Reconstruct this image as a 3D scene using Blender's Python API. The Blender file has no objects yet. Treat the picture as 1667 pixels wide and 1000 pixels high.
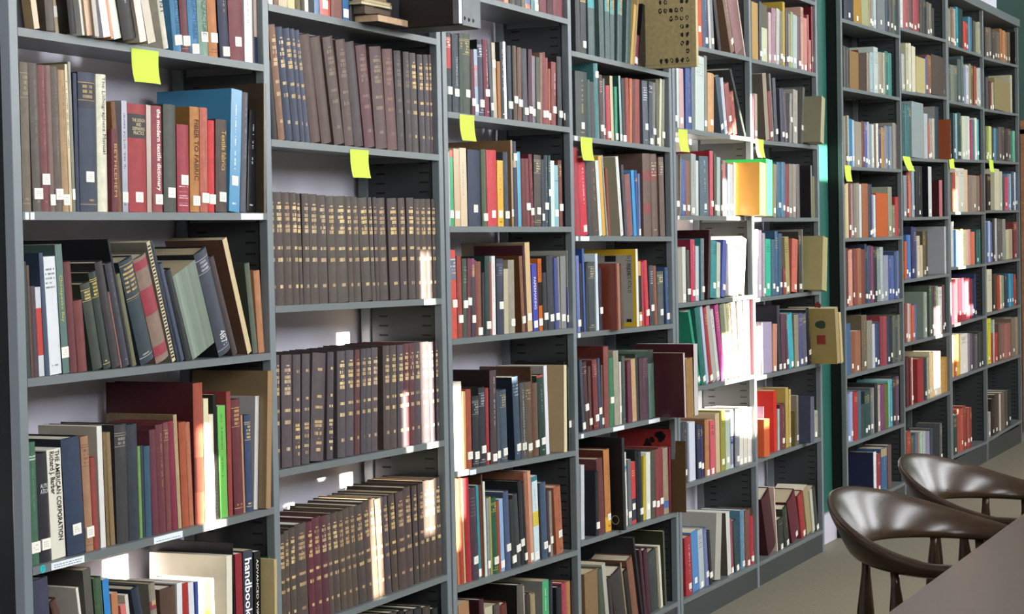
import bpy, bmesh, math, random, colorsys
from mathutils import Vector, Matrix
random.seed(7)
SC = bpy.context.scene
COL = SC.collection
# ------------------------------------------------------------------ camera
FPX, YAW, PITCH, ROLL = 3300.28, 0.42216520, 0.03312099, -0.01950532
CAM = Vector((0.0, -2.375398, 1.381396))
_F = Vector((math.cos(YAW)*math.cos(PITCH), math.sin(YAW)*math.cos(PITCH), -math.sin(PITCH)))
_R = _F.cross(Vector((0, 0, 1))).normalized()
_U = _R.cross(_F)
RV = _R*math.cos(ROLL) + _U*math.sin(ROLL)
UV = -_R*math.sin(ROLL) + _U*math.cos(ROLL)
cd = bpy.data.cameras.new('camera'); cam = bpy.data.objects.new('camera', cd); COL.objects.link(cam)
cd.sensor_width = 36.0; cd.lens = FPX/1667*36; cd.clip_start = 0.05; cd.clip_end = 100
cam.matrix_world = Matrix(((RV.x, UV.x, -_F.x, CAM.x), (RV.y, UV.y, -_F.y, CAM.y), (RV.z, UV.z, -_F.z, CAM.z), (0, 0, 0, 1)))
SC.camera = cam
# ------------------------------------------------------------------ light and exposure
SC.view_settings.view_transform = 'Standard'; SC.view_settings.look = 'None'
SC.view_settings.gamma = 1.0; SC.view_settings.use_curve_mapping = False
SC.view_settings.exposure = -0.06
w = bpy.data.worlds.new('world'); SC.world = w; w.use_nodes = True
w.node_tree.nodes['Background'].inputs[0].default_value = (0.92, 0.96, 1.0, 1)
w.node_tree.nodes['Background'].inputs[1].default_value = 0.07
SUN_EL = math.radians(15.5)
sd = bpy.data.lights.new('sun', 'SUN'); sun = bpy.data.objects.new('sun', sd); COL.objects.link(sun)
sd.energy = 58.0; sd.angle = math.radians(0.28); sd.color = (1.0, 0.90, 0.74)
sun.rotation_euler = (math.radians(90) - SUN_EL, 0, 0)      # light travels towards +Y and slightly down
def area(name, loc, rot, sx, sy, power, color):
    d = bpy.data.lights.new(name, 'AREA'); o = bpy.data.objects.new(name, d); COL.objects.link(o)
    d.shape = 'RECTANGLE'; d.size = sx; d.size_y = sy; d.energy = power; d.color = color
    o.location = loc; o.rotation_euler = rot
    return o
# daylight of the tall windows opposite the shelves
for i in range(6):
    area('window_daylight', (0.4+2.6*i, -4.3, 3.1), (math.radians(80), 0, 0), 0.5, 2.2, 124, (0.95, 0.975, 1.0))
# the bay's sky light from the near end of the room
area('end_window_daylight', (-3.2, -1.6, 1.9), (math.radians(90), 0, math.radians(-90)), 2.4, 2.2, 3.5, (0.88, 0.94, 1.0))

# ------------------------------------------------------------------ picture -> place
def px_on_plane(x, y, Y):
    d = _F*FPX + RV*(x-833.5) + UV*(500.0-y)
    return CAM + d*((Y-CAM.y)/d.y)
def place_px(P):
    q = Vector(P)-CAM; z = q.dot(_F)
    return (833.5+FPX*q.dot(RV)/z, 500.0-FPX*q.dot(UV)/z)
def x_at(xpx, Y, z):                      # X of the point of plane Y at height z that the column xpx meets
    lo, hi = 2.0, 20.0
    for _ in range(40):
        m = (lo+hi)/2
        if place_px((m, Y, z))[0] < xpx: lo = m
        else: hi = m
    return (lo+hi)/2

# ------------------------------------------------------------------ materials
def lin(c):
    return c/12.92 if c <= 0.04045 else ((c+0.055)/1.055)**2.4
def hx(h):
    h = h.lstrip('#')
    if len(h) == 3: h = ''.join(c*2 for c in h)
    return tuple(int(h[i:i+2], 16)/255 for i in (0, 2, 4))
def hl(h):
    return tuple(lin(c) for c in hx(h))
def mat(name, color, rough=0.6, metal=0.0, spec=0.5, noise=0.0, nscale=40.0, bump=0.0, stretch=(1, 1, 1), attr=False, coat=0.0):
    m = bpy.data.materials.new(name); m.use_nodes = True
    nt = m.node_tree; b = nt.nodes['Principled BSDF']
    b.inputs['Roughness'].default_value = rough; b.inputs['Metallic'].default_value = metal
    b.inputs['Specular IOR Level'].default_value = spec
    if coat: b.inputs['Coat Weight'].default_value = coat; b.inputs['Coat Roughness'].default_value = 0.12
    if attr:
        a = nt.nodes.new('ShaderNodeAttribute'); a.attribute_name = 'Col'; src = a.outputs['Color']
    else:
        a = nt.nodes.new('ShaderNodeRGB'); a.outputs[0].default_value = (*hl(color), 1); src = a.outputs[0]
    if noise or bump:
        tc = nt.nodes.new('ShaderNodeTexCoord'); mp = nt.nodes.new('ShaderNodeMapping'); mp.inputs['Scale'].default_value = stretch
        nz = nt.nodes.new('ShaderNodeTexNoise'); nz.inputs['Scale'].default_value = nscale; nz.inputs['Detail'].default_value = 5
        nt.links.new(tc.outputs['Object'], mp.inputs[0]); nt.links.new(mp.outputs[0], nz.inputs['Vector'])
        if noise:
            mr = nt.nodes.new('ShaderNodeMapRange'); mr.inputs['From Min'].default_value = 0.3; mr.inputs['From Max'].default_value = 0.7
            mr.inputs['To Min'].default_value = 1-noise; mr.inputs['To Max'].default_value = 1+noise*0.5
            nt.links.new(nz.outputs['Fac'], mr.inputs[0])
            mx = nt.nodes.new('ShaderNodeVectorMath'); mx.operation = 'SCALE'
            nt.links.new(src, mx.inputs[0]); nt.links.new(mr.outputs[0], mx.inputs['Scale']); src = mx.outputs[0]
        if bump:
            bp = nt.nodes.new('ShaderNodeBump'); bp.inputs['Strength'].default_value = bump; bp.inputs['Distance'].default_value = 0.002
            nt.links.new(nz.outputs['Fac'], bp.inputs['Height']); nt.links.new(bp.outputs[0], b.inputs['Normal'])
    nt.links.new(src, b.inputs['Base Color'])
    return m
M = {
 'cloth': mat('book_cloth', '', 0.5, attr=True, noise=0.16, nscale=70, bump=0.15, spec=0.35),
 'gloss': mat('book_jacket', '', 0.25, attr=True, noise=0.05, nscale=30, spec=0.5),
 'pages': mat('book_paper', '', 0.85, attr=True, noise=0.22, nscale=260, stretch=(3, 0.12, 0.12), spec=0.2),
 'label': mat('label_paper', '', 0.6, attr=True, spec=0.3),
 'shelf': mat('grey_enamel', '#676d6d', 0.38, noise=0.05, nscale=8, spec=0.5),
 'post': mat('grey_enamel_post', '#727a7d', 0.35, noise=0.04, nscale=8, spec=0.5),
 'panel': mat('dark_grey_enamel', '#333737', 0.42, noise=0.08, nscale=5, spec=0.5),
 'slot': mat('slot_shadow', '#0a0a0a', 0.8),
 'plinth': mat('plinth_enamel', '#353a39', 0.45, noise=0.08, nscale=6),
 'green_panel': mat('green_grey_enamel', '#141a18', 0.55, noise=0.1, nscale=3, spec=0.2),
 'wall': mat('white_plaster', '#dfdcea', 0.8, noise=0.05, nscale=6, bump=0.2),
 'teal': mat('teal_paint', '#235c50', 0.4, noise=0.08, nscale=5),
 'green': mat('dark_green_paint', '#2c4a3e', 0.6, noise=0.08, nscale=4),
 'white_trim': mat('white_trim_paint', '#c3bfcb', 0.5, noise=0.05, nscale=10),
 'door': mat('door_wood', '#8a5f3e', 0.45, noise=0.25, nscale=6, stretch=(1, 1, 8)),
 'note': mat('neon_paper', '#c3dd50', 0.7, spec=0.2),
 'chair': mat('dark_walnut', '#332417', 0.24, noise=0.22, nscale=14, stretch=(1, 1, 4), spec=0.3),
 'seat': mat('cream_vinyl', '#a9a28c', 0.45, noise=0.05, nscale=30),
 'darksteel': mat('dark_steel', '#4a4c4c', 0.35, metal=0.7, noise=0.3, nscale=20),
 'case': mat('black_case', '#1b1714', 0.45, noise=0.15, nscale=20),
 'metal': mat('worn_steel', '#97a0a4', 0.3, metal=0.8, noise=0.25, nscale=30),
 'sun_mask': mat('sun_mask_plaster', '#b9b6ae', 0.8, noise=0.05, nscale=5),
}
def floor_mat():
    m = mat('speckled_floor', '#7d7767', 0.62, noise=0.16, nscale=60, spec=0.3)
    return m
M['floor'] = floor_mat()
def table_mat():
    m = mat('table_laminate', '#574a40', 0.3, noise=0.10, nscale=18, spec=0.55, bump=0.04)
    return m
M['table'] = table_mat()

# ------------------------------------------------------------------ mesh helpers
class MB:
    def __init__(s): s.v = []; s.f = []; s.c = []; s.m = []
    def face(s, pts, col=(1, 1, 1), mi=0):
        n = len(s.v); s.v += [tuple(p) for p in pts]; s.f.append(tuple(range(n, n+len(pts)))); s.c.append(col); s.m.append(mi)
    def box(s, x0, x1, y0, y1, z0, z1, col=(1, 1, 1), mi=0, skip=''):
        n = len(s.v)
        s.v += [(x0, y0, z0), (x1, y0, z0), (x1, y1, z0), (x0, y1, z0), (x0, y0, z1), (x1, y0, z1), (x1, y1, z1), (x0, y1, z1)]
        for k, q in (('b', (0, 3, 2, 1)), ('t', (4, 5, 6, 7)), ('f', (0, 1, 5, 4)), ('r', (1, 2, 6, 5)), ('k', (2, 3, 7, 6)), ('l', (3, 0, 4, 7))):
            if k in skip: continue
            s.f.append(tuple(n+i for i in q)); s.c.append(col); s.m.append(mi)
    def add(s, o, mx):
        n = len(s.v); s.v += [tuple(mx @ Vector(p)) for p in o.v]
        s.f += [tuple(n+i for i in q) for q in o.f]; s.c += o.c; s.m += o.m
    def build(s, name, mats, parent=None, smooth=False, loc=None):
        me = bpy.data.meshes.new(name); me.from_pydata(s.v, [], s.f)
        if not isinstance(mats, (list, tuple)): mats = [mats]
        for m in mats: me.materials.append(m)
        if any(s.m): me.polygons.foreach_set('material_index', s.m)
        at = me.color_attributes.new('Col', 'FLOAT_COLOR', 'CORNER')
        buf = []
        for q, c in zip(s.f, s.c): buf += [c[0], c[1], c[2], 1.0]*len(q)
        at.data.foreach_set('color', buf)
        if smooth: me.polygons.foreach_set('use_smooth', [True]*len(s.f))
        me.update()
        o = bpy.data.objects.new(name, me); COL.objects.link(o)
        if parent is not None: o.parent = parent
        if loc is not None: o.location = loc
        return o
def tag(o, label=None, cat=None, group=None, kind=None):
    if label: o['label'] = label
    if cat: o['category'] = cat
    if group: o['group'] = group
    if kind: o['kind'] = kind
    return o
def empty(name, loc=(0, 0, 0), rz=0.0):
    o = bpy.data.objects.new(name, None); COL.objects.link(o); o.location = loc; o.rotation_euler = (0, 0, rz)
    o.empty_display_size = 0.1
    return o
def bevel(o, w, seg=2):
    md = o.modifiers.new('bevel', 'BEVEL'); md.width = w; md.segments = seg; md.limit_method = 'ANGLE'
    return o
_TXT = {}
def text_mesh(body, bold=False):
    if body in _TXT: return _TXT[body]
    cu = bpy.data.curves.new('t', 'FONT'); cu.body = body; cu.size = 1.0; cu.resolution_u = 2
    cu.space_line = 0.85
    if body.startswith('THE DESIGN'): cu.align_x = 'CENTER'
    if bold: cu.offset = 0.018
    ob = bpy.data.objects.new('t', cu); COL.objects.link(ob)
    bpy.context.view_layer.update()
    me = bpy.data.meshes.new_from_object(ob.evaluated_get(bpy.context.evaluated_depsgraph_get()))
    vs = [tuple(v.co) for v in me.vertices]; fs = [tuple(p.vertices) for p in me.polygons]
    bpy.data.objects.remove(ob); bpy.data.curves.remove(cu); bpy.data.meshes.remove(me)
    xs = [v[0] for v in vs]; ys = [v[1] for v in vs]
    x0, x1, y0, y1 = min(xs), max(xs), min(ys), max(ys)
    _TXT[body] = ([((v[0]-x0)/(x1-x0), (v[1]-y0)/(y1-y0)) for v in vs], fs)
    return _TXT[body]
def text_part(body, parent, u0, u1, v0, v1, y, color, vertical, name='title', bold=False):
    """lettering on a spine: u = across (x), v = up (z); vertical text runs downwards"""
    vs, fs = text_mesh(body, bold); mb = MB()
    if vertical: mb.v = [(u0+b*(u1-u0), y, v1-a*(v1-v0)) for a, b in vs]
    else: mb.v = [(u0+a*(u1-u0), y, v0+b*(v1-v0)) for a, b in vs]
    mb.f = fs; mb.c = [color]*len(fs); mb.m = [0]*len(fs)
    return mb.build(name, M['label'], parent)

# ------------------------------------------------------------------ the setting
def slab(name, mt, x0, x1, y0, y1, z0, z1):
    m = MB(); m.box(x0, x1, y0, y1, z0, z1)
    o = m.build(name, mt); o['kind'] = 'structure'; return o
slab('floor', M['floor'], -4, 16.0, -7, 0.75, -0.1, 0.0)
WALLY = 0.262
slab('wall_back', M['wall'], -4, 14.03, WALLY, WALLY+0.12, 0.0, 4.4)
slab('wall_right', M['green'], 14.03, 14.15, -7, WALLY+0.12, 0.0, 4.4)
M['ceil'] = mat('ceiling_plaster', '#8c8a86', 0.8, noise=0.04, nscale=4)
slab('ceiling', M['ceil'], -4, 14.15, -4.7, WALLY+0.12, 4.4, 4.5)
# pilaster between the two ranges, with its white baseboard
slab('wall_pilaster', M['teal'], 8.59, 8.946, 0.068, WALLY-0.001, 0.0, 4.4)
slab('baseboard_pilaster', M['white_trim'], 8.59, 8.946, 0.05, 0.067, 0.0, 0.13)
# door in the far end wall
dm = MB(); dm.box(13.975, 14.02, -1.0, 0.06, 0.0, 2.03); dm.box(13.955, 14.025, 0.0, 0.10, 0.0, 2.06); dm.box(13.955, 14.025, -1.1, -1.0, 0.0, 2.06); dm.box(13.955, 14.025, -1.1, 0.1, 2.03, 2.12)
for z0, z1 in ((0.2, 0.9), (1.05, 1.85)): dm.box(13.965, 13.975, -0.85, -0.15, z0, z1)
d = dm.build('door_1', M['door']); d['kind'] = 'structure'
# added unseen wall behind the viewer, slit so the sun makes the lit patches
WY = -4.6
def make_sun_mask():
    dz = math.tan(SUN_EL)*(0.0-WY)
    # lit patches on the shelf front plane: x0, x1, z0, z1
    lit = [(3.665, 3.712, 0.60, 1.0), (3.70, 3.745, 0.40, 0.93), (4.437, 4.487, 0.50, 0.79), (4.735, 4.792, 0.615, 1.36),
           (4.615, 4.645, 0.84, 1.0), (4.915, 4.975, 0.63, 0.99), (4.915, 4.945, 0.55, 0.63), (2.98, 3.02, 0.9, 1.0),
           (5.30, 5.34, 0.98, 1.06), (8.78, 8.944, 1.64, 1.80)]
    for k in range(9):                        # the tall wedge on the third unit
        lit.append((7.60-0.27*(k+1)/9.0, 7.60-0.27*k/9.0, 0.60+0.004*k, 1.92-0.018*k))
    lit += [(7.585, 7.668, 0.62, 1.93), (7.668, 7.74, 0.62, 1.04), (7.668, 7.70, 1.3, 1.66), (7.22, 7.33, 0.70, 1.02), (7.27, 7.33, 1.40, 1.60)]
    lit += [(11.36, 11.50, 1.42, 1.62), (11.42, 11.62, 0.98, 1.42), (11.30, 11.46, 0.66, 0.98), (10.82, 10.98, 0.55, 0.98), (11.20, 11.75, 0.92, 1.10), (11.30, 11.44, 0.36, 0.40), (11.7, 11.9, 0.90, 0.96)]
    holes = [(a, b, c+dz, d_+dz) for a, b, c, d_ in lit]
    xs = sorted({-4.0, 16.0, *[h[0] for h in holes], *[h[1] for h in holes]}); zs = sorted({0.0, 5.2, *[h[2] for h in holes], *[h[3] for h in holes]})
    m = MB()
    for i in range(len(xs)-1):
        run = None
        for j in range(len(zs)-1):
            cx, cz = (xs[i]+xs[i+1])/2, (zs[j]+zs[j+1])/2
            solid = not any(h[0] < cx < h[1] and h[2] < cz < h[3] for h in holes)
            if solid and run is None: run = zs[j]
            if not solid and run is not None: m.box(xs[i], xs[i+1], WY-0.02, WY, run, zs[j]); run = None
        if run is not None: m.box(xs[i], xs[i+1], WY-0.02, WY, run, zs[-1])
    o = m.build('wall_sun_mask', M['sun_mask']); o['kind'] = 'structure'
make_sun_mask()

# ------------------------------------------------------------------ bookcases
PX = [3.049, 3.951, 4.834, 5.746, 6.653, 7.585, 8.533, 8.95, 10.075, 11.17, 12.192, 13.333]   # post positions along the wall
LIP = 0.016
SH = {  # underside height of each shelf's front lip at its two ends
'0A': (1.778, 1.771), '0B': (1.436, 1.437), '0C': (1.124, 1.121), '0D': (0.77, 0.771), '0E': (0.43, 0.43), '0F': (0.09, 0.09),
'1A': (1.91, 1.901), '1B': (1.604, 1.595), '1C': (1.226, 1.214), '1D': (0.851, 0.836), '1E': (0.476, 0.476), '1F': (0.09, 0.09),
'2A': (2.045, 2.036), '2B': (1.712, 1.706), '2C': (1.405, 1.402), '2D': (1.102, 1.091), '2E': (0.745, 0.714), '2F': (0.433, 0.407), '2G': (0.09, 0.09),
'3A': (1.942, 1.933), '3B': (1.683, 1.674), '3C': (1.374, 1.366), '3D': (1.075, 1.063), '3E': (0.762, 0.748), '3F': (0.428, 0.405), '3G': (0.091, 0.091),
'4A': (2.049, 2.056), '4B': (1.747, 1.745), '4C': (1.44, 1.438), '4D': (1.131, 1.133), '4E': (0.825, 0.822), '4F': (0.491, 0.48), '4G': (0.086, 0.082),
'5Z': (2.363, 2.363), '5A': (2.053, 2.058), '5B': (1.74, 1.746), '5C': (1.434, 1.435), '5D': (1.119, 1.12), '5E': (0.812, 0.808), '5F': (0.488, 0.485), '5G': (0.082, 0.082),
'7A': (2.333, 2.349), '7B': (2.026, 2.039), '7C': (1.669, 1.681), '7D': (1.344, 1.345), '7E': (1.032, 1.034), '7F': (0.722, 0.718), '7G': (0.41, 0.406), '7H': (0.11, 0.11),
'8A': (2.392, 2.417), '8B': (2.078, 2.103), '8C': (1.741, 1.76), '8D': (1.44, 1.448), '8E': (1.125, 1.133), '8F': (0.806, 0.808), '8G': (0.477, 0.483), '8H': (0.11, 0.11),
'9A': (2.398, 2.409), '9B': (2.089, 2.1), '9C': (1.766, 1.785), '9D': (1.474, 1.477), '9E': (1.166, 1.169), '9F': (0.847, 0.86), '9G': (0.549, 0.556), '9H': (0.119, 0.108),
'aA': (2.403, 2.429), 'aB': (2.093, 2.116), 'aC': (1.787, 1.805), 'aD': (1.486, 1.495), 'aE': (1.172, 1.182), 'aF': (0.869, 0.881), 'aG': (0.557, 0.558), 'aH': (0.112, 0.133)}
BAY = {c: i for i, c in enumerate('012345_789a')}
DEP = 0.235
def bay_in(i):
    return PX[i]+(0.060 if i in (2, 4, 9) else 0.026), PX[i+1]
def bay_x(k):
    i = BAY[k[0]]
    return PX[i], PX[i+1]
def shelf_z(k, X):
    x0, x1 = bay_x(k); a, b = SH[k]
    return a+(b-a)*(X-x0)/(x1-x0)+LIP
UNITS = [(0, 2, 2.62, 'nearest double-bay grey steel bookcase with bound brown volumes in one bay'),
         (2, 4, 2.62, 'middle double-bay grey steel bookcase between the brown-volume case and the sunlit one'),
         (4, 6, 2.62, 'sunlit double-bay grey steel bookcase beside the green pilaster'),
         (7, 9, 2.69, 'dark grey steel bookcase with two bays just past the green pilaster'),
         (9, 11, 2.69, 'far double-bay dark grey steel bookcase ending beside the wooden door')]
for a, b, top, lab in UNITS:
    X0, X1 = PX[a], PX[b]
    root = empty('bookcase', (X0, 0, 0)); tag(root, lab, 'bookcase', 'steel bookcases along the wall')
    second = a >= 7
    pm = M['panel']
    for i in range(a, b+1):
        w_ = 0.026
        xl = PX[i]+0.034 if (i == a and a in (2, 4, 9)) else PX[i]
        m = MB()
        m.box(xl-X0, xl+w_-X0, 0, 0.022, 0, top); m.box(xl-X0, xl+w_-X0, DEP-0.018, DEP+0.01, 0, top)
        bevel(m.build('upright_post', M['post'] if not second else M['shelf'], root), 0.002)
        side = MB()
        # the sheet panel of the upright, with rows of punched slots on both faces
        end_face = M['green_panel'] if i in (0, 7) and i == a else pm
        side.box(xl+0.006-X0, xl+w_-0.006-X0, 0.023, DEP-0.019, 0, top)
        z = 0.16
        while z < top-0.1:
            for yy in (0.05, DEP-0.055):
                if i != a: side.box(xl+0.0052-X0, xl+0.0062-X0, yy-0.014, yy+0.012, z, z+0.0045, mi=1)
            z += 0.0255
        side.build('side_panel' if i in (a, b) else 'divider_panel', [end_face, M['slot']], root)
    if second:
        m = MB(); m.box(0.03, X1-X0, DEP+0.0105, DEP+0.0135, 0.0, top); m.build('back_panel', M['panel'], root)
    m = MB(); m.box(0, X1-X0+(0.026 if b in (6, 11) else 0), 0.0-0.012, DEP, top, top+0.05)
    bevel(m.build('top_panel', M['shelf'], root), 0.003)
    for k in SH:
        bi = BAY[k[0]]
        if not (a <= bi < b): continue
        x0, x1 = (v-X0 for v in bay_in(bi))
        zl, zr = SH[k]
        n = MB()
        t = 0.0022
        def q(x, y, z): return (x, y, z+(zl+(zr-zl)*(x-x0)/(x1-x0)))
        def sb(xa, xb, ya, yb, za, zb):
            s0 = len(n.v); n.box(xa, xb, ya, yb, za, zb)
            for j in range(s0, len(n.v)): n.v[j] = q(*n.v[j])
        sb(x0, x1, 0.002, DEP-0.012, LIP-t, LIP)            # deck
        sb(x0, x1, 0.0, t, 0.0, LIP)                        # folded front lip
        sb(x0, x1, t, 0.012, 0.0, t)                        # return of the lip
        sb(x0, x0+0.002, 0.03, DEP-0.03, -0.003, LIP-t); sb(x1-0.002, x1, 0.03, DEP-0.03, -0.003, LIP-t)   # end brackets
        n.build('shelf', M['shelf'] , root)
        if k in ('0F', '1F', '2G', '3G', '4G', '5G', '7H', '8H', '9H', 'aH'):
            zz = min(zl, zr)-0.001
            p_ = MB(); p_.box(x0-0.0, x1, 0.006, 0.012, 0.0, zz); p_.build('plinth', M['plinth'], root)
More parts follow.
